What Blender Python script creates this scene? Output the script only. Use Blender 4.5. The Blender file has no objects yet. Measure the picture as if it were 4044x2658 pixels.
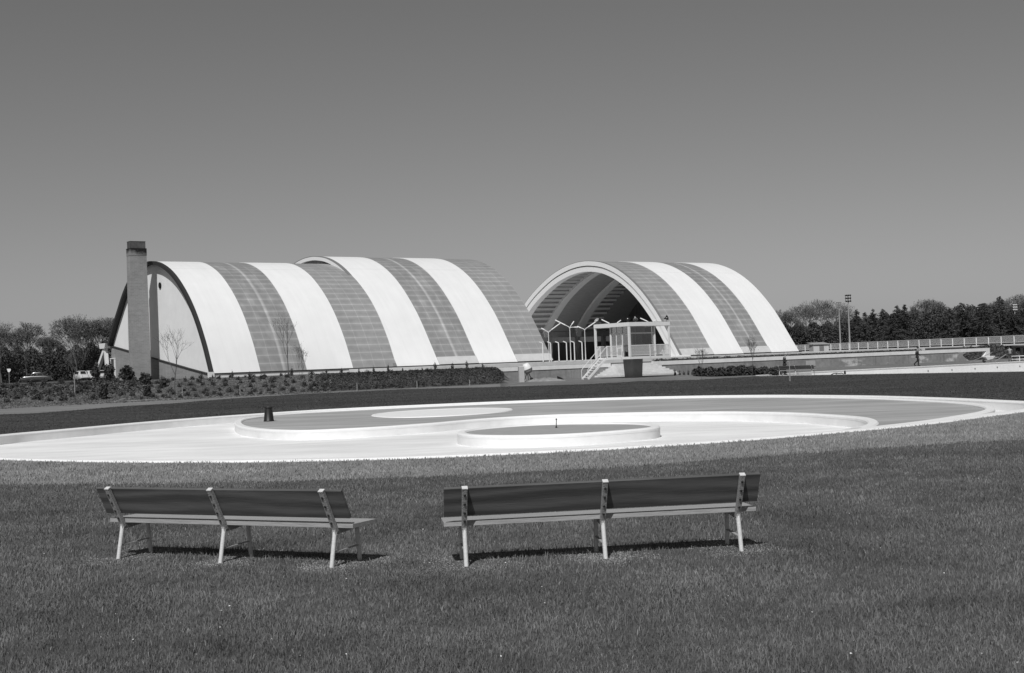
import bpy, math, random
import numpy as np
from mathutils import Vector, Matrix
from mathutils.geometry import delaunay_2d_cdt
R_ = math.radians
scn = bpy.context.scene
COL = scn.collection

# ------------------------------------------------------------------ camera
FPX, EYE, ROLL, HOR = 5300.0, 2.1, math.atan(.037), 1425.0      # focal length in photo pixels, eye height, roll, horizon row
PIT = math.atan((HOR-1329)*math.cos(ROLL)/FPX)
cam_d = bpy.data.cameras.new('camera'); cam = bpy.data.objects.new('camera', cam_d); COL.objects.link(cam)
cam_d.sensor_width = 36; cam_d.lens = FPX/4044*36; cam_d.clip_start = .1; cam_d.clip_end = 9000
right0, up0, fw = Vector((1,0,0)), Vector((0,-math.sin(PIT),math.cos(PIT))), Vector((0,math.cos(PIT),math.sin(PIT)))
cx = right0*math.cos(ROLL) - up0*math.sin(ROLL)
cy = right0*math.sin(ROLL) + up0*math.cos(ROLL)
cam.matrix_world = Matrix((( cx.x, cy.x, -fw.x, 0), (cx.y, cy.y, -fw.y, 0), (cx.z, cy.z, -fw.z, EYE), (0,0,0,1)))
scn.camera = cam
scn.render.resolution_x, scn.render.resolution_y = 1024, 673

# ------------------------------------------------------------------ light
SUN_EL = R_(50); SUN_H = Vector((.25,.968,0)).normalized()      # horizontal travel of the light
w = bpy.data.worlds.new('World'); scn.world = w; w.use_nodes = True
nt = w.node_tree; nt.nodes.clear()
sky = nt.nodes.new('ShaderNodeTexSky'); sky.sky_type = 'NISHITA'; sky.sun_disc = False
sky.sun_elevation = SUN_EL; sky.sun_rotation = math.atan2(-SUN_H.x, -SUN_H.y); sky.dust_density = .6; sky.air_density = 1.0
bw = nt.nodes.new('ShaderNodeRGBToBW'); bg = nt.nodes.new('ShaderNodeBackground'); wo = nt.nodes.new('ShaderNodeOutputWorld')
bg.inputs['Strength'].default_value = .049
nt.links.new(sky.outputs[0], bw.inputs[0]); nt.links.new(bw.outputs[0], bg.inputs[0]); nt.links.new(bg.outputs[0], wo.inputs[0])
sd = bpy.data.lights.new('sun', 'SUN'); sd.energy = 3.5; sd.angle = R_(.5); sd.color = (1,1,1)
so = bpy.data.objects.new('sun', sd); COL.objects.link(so)
ldir = Vector((SUN_H.x*math.cos(SUN_EL), SUN_H.y*math.cos(SUN_EL), -math.sin(SUN_EL)))
so.rotation_euler = ldir.to_track_quat('-Z','Y').to_euler(); so.location = (0,-20,60)
scn.view_settings.view_transform = 'Standard'; scn.view_settings.look = 'None'
scn.view_settings.exposure = 0; scn.view_settings.gamma = 1

# ------------------------------------------------------------------ measuring helpers
def ray(x, y):
    dx, dy = x-2022, 1329-y
    a = dx*math.cos(ROLL)+dy*math.sin(ROLL); b = -dx*math.sin(ROLL)+dy*math.cos(ROLL)
    return right0*a + up0*b + fw*FPX
E0 = Vector((0,0,EYE))
def G(x, y, z=0):
    d = ray(x,y); return E0 + d*((z-EYE)/d.z)
def AT(x, y, D):
    d = ray(x,y); return E0 + d*(D/d.y)
def PL(x, y, O, n):
    d = ray(x,y); return E0 + d*((O-E0).dot(n)/d.dot(n))
AX = R_(54.478)
U = Vector((math.sin(AX), math.cos(AX), 0)); V = Vector((-math.cos(AX), math.sin(AX), 0)); Z = Vector((0,0,1))
HO = Vector((-29.3, 130.2, 0))                                    # near corner of the halls
def B(u, v, z=0): return HO + U*u + V*v + Z*z
def onv(x, y, v): return PL(x, y, B(0,v), V)
ROTB = math.atan2(U.y, U.x)
def pxs(p): return (p-2022)/FPX

# ------------------------------------------------------------------ materials (all grey: the film is black and white)
MAT = {}
def mat(name, base, var=0, scale=5, rough=.8, bump=0, bscale=None, metal=0, spec=.3, detail=4, var2=0, scale2=.3, coord='Object', stretch=None, transl=0):
    if name in MAT: return MAT[name]
    m = bpy.data.materials.new(name); m.use_nodes = True; t = m.node_tree; N = t.nodes; L = t.links
    bs = N['Principled BSDF']; bs.inputs['Roughness'].default_value = rough; bs.inputs['Metallic'].default_value = metal
    bs.inputs['Specular IOR Level'].default_value = spec
    bs.inputs['Base Color'].default_value = (base,base,base,1)
    tc = N.new('ShaderNodeTexCoord'); src = tc.outputs[coord]
    if stretch:
        mp = N.new('ShaderNodeMapping'); mp.inputs['Scale'].default_value = stretch; L.new(src, mp.inputs[0]); src = mp.outputs[0]
    if var or var2:
        out = None
        for (vr, sc, dt) in ((var, scale, detail), (var2, scale2, 3)):
            if not vr: continue
            n = N.new('ShaderNodeTexNoise'); n.inputs['Scale'].default_value = sc; n.inputs['Detail'].default_value = dt; n.inputs['Roughness'].default_value = .6
            L.new(src, n.inputs['Vector'])
            mr = N.new('ShaderNodeMapRange'); mr.inputs[1].default_value = .25; mr.inputs[2].default_value = .75
            mr.inputs[3].default_value = 1-vr; mr.inputs[4].default_value = 1+vr; L.new(n.outputs[0], mr.inputs[0])
            if out is None: out = mr.outputs[0]
            else:
                mu = N.new('ShaderNodeMath'); mu.operation = 'MULTIPLY'; L.new(out, mu.inputs[0]); L.new(mr.outputs[0], mu.inputs[1]); out = mu.outputs[0]
        mu = N.new('ShaderNodeMath'); mu.operation = 'MULTIPLY'; mu.inputs[1].default_value = base; L.new(out, mu.inputs[0])
        L.new(mu.outputs[0], bs.inputs['Base Color'])
    if bump:
        n = N.new('ShaderNodeTexNoise'); n.inputs['Scale'].default_value = bscale or scale; n.inputs['Detail'].default_value = 5
        L.new(src, n.inputs['Vector'])
        b = N.new('ShaderNodeBump'); b.inputs['Strength'].default_value = bump; b.inputs['Distance'].default_value = .05
        L.new(n.outputs[0], b.inputs['Height']); L.new(b.outputs[0], bs.inputs['Normal'])
    MAT[name] = m; return m
def chain(m, fn):
    """multiply the base colour of m by the value socket that fn builds"""
    t = m.node_tree; bs = t.nodes['Principled BSDF']; inp = bs.inputs['Base Color']
    mu = t.nodes.new('ShaderNodeMath'); mu.operation = 'MULTIPLY'
    if inp.links: t.links.new(inp.links[0].from_socket, mu.inputs[0])
    else: mu.inputs[0].default_value = inp.default_value[0]
    t.links.new(fn(t), mu.inputs[1]); t.links.new(mu.outputs[0], inp)
    return m
def maprange(t, sock, a, b, c, d):
    mr = t.nodes.new('ShaderNodeMapRange'); t.links.new(sock, mr.inputs[0])
    for i, x in enumerate((a,b,c,d)): mr.inputs[i+1].default_value = x
    return mr.outputs[0]
def mnode(t, op, a, b=None):
    n = t.nodes.new('ShaderNodeMath'); n.operation = op
    for i, x in enumerate((a,b)):
        if x is None: continue
        if isinstance(x, (int,float)): n.inputs[i].default_value = x
        else: t.links.new(x, n.inputs[i])
    return n.outputs[0]

white_roof = mat('white_roof', .79, .03, .5, .55, var2=.04, scale2=.08)
def roof_seams(t):      # faint lap joints of the white sheets
    uv = t.nodes.new('ShaderNodeUVMap'); s = t.nodes.new('ShaderNodeSeparateXYZ'); t.links.new(uv.outputs[0], s.inputs[0])
    f = mnode(t, 'ABSOLUTE', mnode(t, 'SUBTRACT', s.outputs[1], 15.6))
    mp = t.nodes.new('ShaderNodeMapping'); mp.inputs['Scale'].default_value = (9,.16,1); t.links.new(uv.outputs[0], mp.inputs[0])
    n = t.nodes.new('ShaderNodeTexNoise'); n.inputs['Scale'].default_value = 1; n.inputs['Detail'].default_value = 5; t.links.new(mp.outputs[0], n.inputs['Vector'])
    k = mnode(t, 'LESS_THAN', mnode(t, 'ABSOLUTE', mnode(t, 'SUBTRACT', mnode(t, 'FRACT', mnode(t, 'MULTIPLY', s.outputs[0], 4)), .5)), .012)
    a = mnode(t, 'SUBTRACT', 1, mnode(t, 'ADD', mnode(t, 'MULTIPLY', mnode(t, 'LESS_THAN', f, .05), .12), mnode(t, 'MULTIPLY', k, .035)))
    return mnode(t, 'MULTIPLY', a, maprange(t, n.outputs[0], .3, .75, 1.02, .965))
chain(white_roof, roof_seams)
def glazing(name, base, streak):
    m = mat(name, base, .10, 1.2, .38, spec=.5, var2=.10, scale2=.25)
    def grid(t):
        uv = t.nodes.new('ShaderNodeUVMap'); s = t.nodes.new('ShaderNodeSeparateXYZ'); t.links.new(uv.outputs[0], s.inputs[0])
        nz = t.nodes.new('ShaderNodeTexNoise'); nz.inputs['Scale'].default_value = 1.1; nz.inputs['Detail'].default_value = 3; t.links.new(uv.outputs[0], nz.inputs['Vector'])
        fu = mnode(t, 'FRACT', mnode(t, 'MULTIPLY', s.outputs[0], 4.0))
        fs = mnode(t, 'FRACT', mnode(t, 'MULTIPLY', s.outputs[1], 1/.92))
        def soft(f, w, amp):
            d = mnode(t, 'ABSOLUTE', mnode(t, 'SUBTRACT', f, .5))
            return maprange(t, d, .5-w, .5, 0, amp)
        a = soft(fs, .10, .42); b = soft(fu, .045, .34)
        # dusty rows: lighter towards the lap joints
        c = soft(fs, .5, .14)
        su = mnode(t, 'ABSOLUTE', mnode(t, 'SUBTRACT', s.outputs[0], .52))
        st = maprange(t, su, 0, .05, streak, 0)
        sm = t.nodes.new('ShaderNodeTexNoise'); sm.inputs['Scale'].default_value = .35; mp = t.nodes.new('ShaderNodeMapping'); mp.inputs['Scale'].default_value = (14,1,1)
        t.links.new(uv.outputs[0], mp.inputs[0]); t.links.new(mp.outputs[0], sm.inputs['Vector'])
        smr = maprange(t, sm.outputs[0], .5, .75, 0, .30*bool(streak)+.08)
        x = mnode(t, 'ADD', mnode(t, 'ADD', a, b), mnode(t, 'ADD', c, mnode(t, 'ADD', st, smr)))
        x = mnode(t, 'MULTIPLY', x, maprange(t, nz.outputs[0], .3, .7, .6, 1.15))
        return mnode(t, 'ADD', x, .92)
    return chain(m, grid)
glaz_plain = glazing('glazing_sheet', .30, 0.0)
glaz_streak = glazing('glazing_streaked', .265, .75)
pale_sheet = mat('pale_sheet', .55, .08, 1.5, .5)
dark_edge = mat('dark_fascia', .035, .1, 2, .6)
conc_white = mat('white_concrete', .68, .07, 2.5, .75, .15, 8, var2=.06, scale2=.4)
conc_rim = mat('white_rim', .80, .04, 4, .6, .1, 12)
endwall_m = mat('painted_end_wall', .82, .04, 1.2, .75, var2=.04, scale2=.2)
brick = mat('pale_brick', .28, .10, 1.5, .85, var2=.10, scale2=.4)
def courses(t):
    tc = t.nodes.new('ShaderNodeTexCoord'); s = t.nodes.new('ShaderNodeSeparateXYZ'); t.links.new(tc.outputs['Object'], s.inputs[0])
    cb = t.nodes.new('ShaderNodeCombineXYZ'); t.links.new(mnode(t, 'ADD', s.outputs[0], s.outputs[1]), cb.inputs[0]); t.links.new(s.outputs[2], cb.inputs[1])
    b = t.nodes.new('ShaderNodeTexBrick'); b.inputs['Scale'].default_value = 1; b.inputs['Brick Width'].default_value = .44; b.inputs['Row Height'].default_value = .16
    b.inputs['Mortar Size'].default_value = .014; b.inputs['Color1'].default_value = (1.0,1.0,1.0,1); b.inputs['Color2'].default_value = (.84,.84,.84,1); b.inputs['Mortar'].default_value = (1.12,1.12,1.12,1)
    t.links.new(cb.outputs[0], b.inputs['Vector'])
    bwn = t.nodes.new('ShaderNodeRGBToBW'); t.links.new(b.outputs[0], bwn.inputs[0]); return bwn.outputs[0]
chain(brick, courses)
white_paint = mat('white_paint', .76, .04, 6, .45)
grey_paint = mat('grey_paint', .20, .15, 8, .5)
dark_metal = mat('dark_metal', .03, .2, 8, .5)
black = mat('soot_black', .012, .3, 3, .9)
galv = mat('galvanised', .32, .18, 22, .55, metal=0)
bark = mat('bark', .10, .3, 9, .9, .4)
conc_grey = mat('grey_concrete', .30, .15, 1.4, .85, .2, 9, var2=.22, scale2=.35)
conc_dark = mat('mottled_concrete', .34, .18, 1.2, .85, .2, 8, var2=.2, scale2=.5)  # mottled concrete of the pillar and inner walls, one base tone
plaster = mat('weathered_plaster', .27, .20, 2.2, .9, .25, 9, var2=.2, scale2=.25)
def patches(t):
    tc = t.nodes.new('ShaderNodeTexCoord'); s = t.nodes.new('ShaderNodeSeparateXYZ'); t.links.new(tc.outputs['Object'], s.inputs[0])
    mp = t.nodes.new('ShaderNodeMapping'); mp.inputs['Scale'].default_value = (.45,.45,1.1); t.links.new(tc.outputs['Object'], mp.inputs[0])
    n = t.nodes.new('ShaderNodeTexNoise'); n.inputs['Scale'].default_value = .5; n.inputs['Detail'].default_value = 6; n.inputs['Roughness'].default_value = .62; t.links.new(mp.outputs[0], n.inputs['Vector'])
    a = maprange(t, n.outputs[0], .53, .60, 0, 1.1)
    hgt = maprange(t, s.outputs[2], .95, .75, 0, 1)
    xr = maprange(t, s.outputs[0], 24, 30, 0, 1)
    mp2 = t.nodes.new('ShaderNodeMapping'); mp2.inputs['Scale'].default_value = (3.2,3.2,.12); t.links.new(tc.outputs['Object'], mp2.inputs[0])
    n2 = t.nodes.new('ShaderNodeTexNoise'); n2.inputs['Scale'].default_value = 1; n2.inputs['Detail'].default_value = 3; t.links.new(mp2.outputs[0], n2.inputs['Vector'])
    drip = maprange(t, n2.outputs[0], .6, .75, 1, .75)
    return mnode(t, 'MULTIPLY', drip, mnode(t, 'ADD', 1, mnode(t, 'MULTIPLY', a, mnode(t, 'MULTIPLY', hgt, xr))))
chain(plaster, patches)
person_skin = mat('skin', .30, .05, 5, .6)

# ------------------------------------------------------------------ mesh builder
class MB:
    def __init__(s): s.v = []; s.f = []
    def quad(s, *p):
        n = len(s.v); s.v += [tuple(q) for q in p]; s.f.append(tuple(range(n, n+len(p))))
    def box(s, c, sz, rz=0, X=None, Y=None):
        c = Vector(c); X = X or Vector((math.cos(rz), math.sin(rz), 0)); Y = Y or Vector((-math.sin(rz), math.cos(rz), 0)); Zz = X.cross(Y)
        n = len(s.v); hx, hy, hz = sz[0]/2, sz[1]/2, sz[2]/2
        for k in (-1,1):
            for j, i in ((-1,-1),(-1,1),(1,1),(1,-1)):
                s.v.append(tuple(c + X*i*hx + Y*j*hy + Zz*k*hz))
        for f in ((3,2,1,0),(4,5,6,7),(0,1,5,4),(1,2,6,5),(2,3,7,6),(3,0,4,7)): s.f.append(tuple(n+i for i in f))
    def span(s, a, b):              # axis aligned box between two corners
        a, b = Vector(a), Vector(b); s.box((a+b)/2, (abs(b.x-a.x), abs(b.y-a.y), abs(b.z-a.z)))
    def beam(s, a, b, w_, h_, up=Z):
        a, b = Vector(a), Vector(b); d = (b-a).normalized(); x = d.cross(up)
        if x.length < 1e-4: x = d.cross(Vector((1,0,0)))
        x.normalize(); y = x.cross(d)
        n = len(s.v)
        for p in (a, b):
            for i, j in ((-1,-1),(1,-1),(1,1),(-1,1)): s.v.append(tuple(p + x*i*w_/2 + y*j*h_/2))
        for f in ((0,1,2,3),(7,6,5,4),(0,4,5,1),(1,5,6,2),(2,6,7,3),(3,7,4,0)): s.f.append(tuple(n+i for i in f))
    def tube(s, pts, r, n=8, cap=True):
        pts = [Vector(p) for p in pts]; rs = r if isinstance(r, (list,tuple)) else [r]*len(pts)
        base = len(s.v); pv = None
        for i, p in enumerate(pts):
            d = (pts[min(i+1,len(pts)-1)] - pts[max(i-1,0)]).normalized()
            x = d.cross(Z) if pv is None else (pv - d*pv.dot(d))
            if x.length < 1e-3: x = d.cross(Vector((1,.1,0)))
            x.normalize(); pv = x; y = d.cross(x)
            for k in range(n):
                a = 2*math.pi*k/n; s.v.append(tuple(p + (x*math.cos(a)+y*math.sin(a))*rs[i]))
        for i in range(len(pts)-1):
            for k in range(n):
                k2 = (k+1)%n; a = base+i*n; b = a+n
                s.f.append((a+k, a+k2, b+k2, b+k))
        if cap:
            s.f.append(tuple(base+k for k in reversed(range(n)))); e = base+(len(pts)-1)*n; s.f.append(tuple(e+k for k in range(n)))
    def lathe(s, prof, c, n=20, axis=Z, cap=True):
        axis = Vector(axis).normalized(); x = axis.cross(Vector((1,0,0)) if abs(axis.x) < .9 else Vector((0,1,0))).normalized(); y = axis.cross(x); c = Vector(c)
        base = len(s.v)
        for (r, h) in prof:
            for k in range(n):
                a = 2*math.pi*k/n; s.v.append(tuple(c + axis*h + (x*math.cos(a)+y*math.sin(a))*r))
        for i in range(len(prof)-1):
            for k in range(n):
                k2 = (k+1)%n; a = base+i*n; b = a+n; s.f.append((a+k, a+k2, b+k2, b+k))
        if cap:
            s.f.append(tuple(base+k for k in reversed(range(n)))); e = base+(len(prof)-1)*n; s.f.append(tuple(e+k for k in range(n)))
    def prism(s, poly, off):        # closed polygon of 3D points swept by a vector
        off = Vector(off); n = len(poly); b = len(s.v)
        s.v += [tuple(Vector(p)) for p in poly] + [tuple(Vector(p)+off) for p in poly]
        s.f.append(tuple(b+i for i in reversed(range(n)))); s.f.append(tuple(b+n+i for i in range(n)))
        for i in range(n): j = (i+1)%n; s.f.append((b+i, b+j, b+n+j, b+n+i))
    def grid(s, rows, closed=False):
        n = len(rows[0]); b = len(s.v)
        for r in rows: s.v += [tuple(p) for p in r]
        for i in range(len(rows)-1):
            for k in range(n-1+closed):
                k2 = (k+1)%n; s.f.append((b+i*n+k, b+i*n+k2, b+(i+1)*n+k2, b+(i+1)*n+k))
    def build(s, name, m, parent=None, smooth=False, bevel=0, loc=None, uv=None):
        me = bpy.data.meshes.new(name)
        org = Vector(loc) if loc is not None else None
        vs = [(a[0]-org.x, a[1]-org.y, a[2]-org.z) for a in s.v] if org is not None else s.v
        me.from_pydata(vs, [], s.f); me.update()
        if uv is not None:
            l = me.uv_layers.new(name='UVMap')
            for p in me.polygons:
                for li in p.loop_indices: l.data[li].uv = uv[me.loops[li].vertex_index]
        import bmesh
        bmh = bmesh.new(); bmh.from_mesh(me); bmesh.ops.recalc_face_normals(bmh, faces=bmh.faces); bmh.to_mesh(me); bmh.free()
        me.materials.append(m)
        if smooth:
            me.shade_smooth() if hasattr(me, 'shade_smooth') else None
            me.set_sharp_from_angle(angle=R_(40))
        o = bpy.data.objects.new(name, me); COL.objects.link(o)
        if org is not None: o.location = org
        if parent is not None: o.parent = parent
        if bevel:
            md = o.modifiers.new('bevel', 'BEVEL'); md.width = bevel; md.segments = 2; md.limit_method = 'ANGLE'
        return o
def np_mesh(name, verts, nper, m, parent=None):
    """loose polygons of nper corners from an (n*nper,3) array"""
    verts = np.asarray(verts, dtype=np.float32).reshape(-1,3); n = len(verts)//nper
    me = bpy.data.meshes.new(name); me.vertices.add(len(verts)); me.vertices.foreach_set('co', verts.ravel())
    me.loops.add(n*nper); me.loops.foreach_set('vertex_index', np.arange(n*nper, dtype=np.int32))
    me.polygons.add(n); me.polygons.foreach_set('loop_start', np.arange(0, n*nper, nper, dtype=np.int32))
    me.update(calc_edges=True); me.materials.append(m)
    o = bpy.data.objects.new(name, me); COL.objects.link(o)
    if parent is not None: o.parent = parent
    return o
def segs_mesh(name, S, m, parent=None, sides=3):
    """tapered prisms from rows x0 y0 z0 x1 y1 z1 r0 r1"""
    S = np.asarray(S, dtype=np.float64); p0, p1, r0, r1 = S[:,0:3], S[:,3:6], S[:,6:7], S[:,7:8]
    d = p1-p0; d /= np.maximum(np.linalg.norm(d, axis=1, keepdims=True), 1e-6)
    a = np.where(np.abs(d[:,2:3]) < .9, np.array([[0,0,1.]]), np.array([[1.,0,0]]))
    x = np.cross(d, a); x /= np.linalg.norm(x, axis=1, keepdims=True); y = np.cross(d, x)
    out = []
    for k in range(sides):
        t0, t1 = 2*math.pi*k/sides, 2*math.pi*(k+1)/sides
        e0 = x*math.cos(t0)+y*math.sin(t0); e1 = x*math.cos(t1)+y*math.sin(t1)
        out.append(np.stack([p0+e0*r0, p0+e1*r0, p1+e1*r1, p1+e0*r1], 1))
    return np_mesh(name, np.concatenate(out).reshape(-1,3), 4, m, parent)

def tag(o, label, cat, group=None, kind=None):
    if label: o['label'] = label
    if cat: o['category'] = cat
    if group: o['group'] = group
    if kind: o['kind'] = kind
    return o
def thing(name, label, cat, loc=(0,0,0), rz=0, group=None):
    o = bpy.data.objects.new(name, None); COL.objects.link(o); o.location = loc; o.rotation_euler = (0,0,rz); o.empty_display_size = .2
    return tag(o, label, cat, group)
def struct(o): o['kind'] = 'structure'; return o
def copy_tree(o, parent=None):
    c = o.copy(); COL.objects.link(c); c.parent = parent
    for ch in list(o.children): copy_tree(ch, c)
    return c
def again(o, loc, rz, label, scale=None, group=None):
    c = copy_tree(o); c.location = loc; c.rotation_euler = (0,0,rz); c['label'] = label
    if scale is not None: c.scale = (scale,)*3 if isinstance(scale, (int,float)) else scale
    if group: c['group'] = group
    return c

# ------------------------------------------------------------------ curves
def catmull(P, n=8, closed=True):
    P = [Vector(p) for p in P]; N = len(P); out = []
    rng = range(N if closed else N-1)
    for i in rng:
        if closed: a, b, c, d = P[i-1], P[i], P[(i+1)%N], P[(i+2)%N]
        else: a, b, c, d = P[max(i-1,0)], P[i], P[i+1], P[min(i+2,N-1)]
        for k in range(n):
            t = k/n
            out.append(.5*((2*b)+(c-a)*t+(2*a-5*b+4*c-d)*t*t+(3*b-a-3*c+d)*t**3))
    if not closed: out.append(P[-1])
    return out
def resample(P, step, closed=True):
    Q = list(P)+([P[0]] if closed else []); L = [0]
    for a, b in zip(Q, Q[1:]): L.append(L[-1]+(b-a).length)
    n = max(3, int(L[-1]/step)); out = []; j = 0
    for i in range(n if closed else n+1):
        s = L[-1]*i/n
        while j < len(L)-2 and L[j+1] < s: j += 1
        t = (s-L[j])/max(L[j+1]-L[j], 1e-9); out.append(Q[j].lerp(Q[j+1], min(max(t,0),1)))
    return out
def offset(P, d):                   # closed, counter-clockwise: positive goes inwards
    n = len(P); out = []
    for i in range(n):
        t = (P[(i+1)%n]-P[i-1]); nn = Vector((-t.y, t.x, 0))
        if nn.length > 0: nn.normalize()
        out.append(P[i]+nn*d)
    return out
def area(P): return .5*sum(P[i-1].x*P[i].y-P[i].x*P[i-1].y for i in range(len(P)))
def ccw(P): return P if area(P) > 0 else P[::-1]
def interp(x, xs, ys): return float(np.interp(x, xs, ys))
def sm(t): t = min(max(t,0),1); return t*t*(3-2*t)

OUT = [(-19.3,50.4),(-18.0,53.6),(-15.9,58.6),(-13.0,63.0),(-9.6,66.4),(-4.6,68.2),(.5,68.9),(6.4,67.8),(11.6,64.0),(15.0,58.2),(16.7,52.7),(17.45,48.6),(17.8,45.6),(17.2,43.2),(16.2,41.3),(14.8,39.7),(13.3,38.1),(11.4,36.0),(9.1,34.1),(6.85,32.6),(4.9,31.5),(2.3,30.5),(-.1,30.05),(-1.9,29.9),(-3.9,30.1),(-6.4,30.8),(-8.7,31.85),(-11.2,33.4),(-13.5,35.2),(-16.4,38.2),(-18.6,41.8),(-19.8,46.2)]
OUT = ccw(resample(catmull([Vector((x,y,0)) for x, y in OUT], 8), .35))
GREY = [(-11.9,59.0),(-11.7,56.2),(-11.1,53.2),(-10.4,50.6),(-9.6,48.5),(-8.6,46.6),(-7.1,45.1),(-5.6,45.2),(-4.4,45.7),(-2.9,46.9),(-1.5,48.6),(-.1,49.8),(1.5,50.2),(3.1,49.9),(4.8,49.3),(6.2,48.4),(7.5,47.3),(8.5,45.9),(9.3,44.3),(9.9,42.1),(10.2,40.1),(9.95,38.0),(9.35,36.1),(8.4,34.5),(7.9,33.75),
        (9.1,34.7),(11.2,36.7),(12.9,38.8),(14.4,40.9),(15.4,43.1),(15.95,45.8),(16.0,49),(15.5,52.5),(14.3,57.2),(11.2,62.9),(6.3,66.5),(.5,67.4),(-4.4,66.6),(-9.0,64.8),(-11.2,62.2)]
GREY = ccw(resample(catmull([Vector((x,y,0)) for x, y in GREY], 8), .3))
ISL = ccw(resample(catmull([Vector((x,y,0)) for x, y in ((-1.75,40.2),(-1.4,41.9),(-.1,43.3),(1.3,43.6),(2.7,42.9),(3.8,41.9),(4.3,40.2),(3.9,38.6),(2.4,37.4),(1.1,37.0),(-.1,37.3),(-1.3,38.4))], 8), .25))
DISC = ccw(resample(catmull([Vector((x,y,0)) for x, y in ((-6.2,58.0),(-5.7,60.6),(-4.0,62.1),(-1.9,62.0),(-.4,60.4),(-.1,58.0),(-.8,55.6),(-2.5,54.0),(-4.25,53.9),(-5.5,55.4))], 8), .3))

# lines of the ground, as distance over x/y of the eye
def linefn(pts, z=0):
    q = [G(x,y,z) for x, y in pts]; xs = [p.x/p.y for p in q]; ys = [p.y for p in q]
    return (lambda s: interp(s, xs, ys)), xs, ys
ring_fn, _, _ = linefn([(0,1912),(340,1912),(700,1908),(1183,1897),(1700,1881),(2048,1863.5),(2390,1846),(2686,1826),(3000,1801),(3466,1767.6),(4044,1736)])
path_fn, _, _ = linefn([(0,1636.5),(139,1632),(323,1618),(462,1606),(693,1592),(924,1573),(1180,1557),(1608,1536),(1900,1530),(2320,1517),(2530,1506),(2740,1500)])
FPTS = [(0,103),(208,105),(462,108),(693,110),(943,113),(1394,117),(1849,122),(1960,124),(2100,126)]
CPTS = [(0,116),(208,117),(462,120),(833,120.6),(1200,120.5),(1500,122.2),(1850,127.0),(1960,128.4),(2100,130)]
fx = [pxs(p) for p, _ in FPTS]; fd = [d for _, d in FPTS]; cxs = [pxs(p) for p, _ in CPTS]; cd = [d for _, d in CPTS]
def foot_fn(s): return interp(s, fx, fd)
def crest_fn(s): return interp(s, cxs, cd)
WV = -17.6                                                       # the retaining wall line
def h(x, y):
    if y < 70: return 0.0
    s = x/y; px = s*FPX+2022; z = 0.0
    f, c = foot_fn(s), crest_fn(s)
    z = 1.52*sm((y-f)/(c-f)) * (1-sm((px-1945)/90))
    q = Vector((x,y,0))-HO; vv = q.dot(V); uu = q.dot(U)
    if px > 1940: z = max(z, 1.45*sm((vv-WV-7)/5))
    if px > 3700 and vv > WV: z = max(z, 1.6*sm((vv-WV-3.2)/6)*sm((px-3750)/150))
    if y > 100 and px < 1940 and vv > WV+1: z = max(z, 1.52*sm((y-f)/(c-f)))
    z += .12*(math.sin(x*.31)*math.sin(y*.23))*sm((y-190)/40)
    z += .135*sm((y-110)/5)*sm((px-1990)/60)*(1-sm((px-2700)/120))*(vv < WV+.2)
    if y > 320: z += 2.0*sm((y-320)/500)
    return z

# far wading basin polygon (the white wall on the right)
BAS_FAR = [G(2992,1484.6), G(3203,1470.9), G(3604,1451), G(4028,1429)]
BAS_NEAR = [G(3000,1485.6), G(3215,1481.6), G(3600,1475), G(4044,1467.5)]
ex = (BAS_FAR[3]-BAS_FAR[2]).normalized()*9; en = (BAS_NEAR[3]-BAS_NEAR[2]).normalized()*10
BAS = ccw([Vector((p.x,p.y,0)) for p in (BAS_FAR + [BAS_FAR[3]+ex, BAS_NEAR[3]+en] + BAS_NEAR[::-1])])

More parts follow.
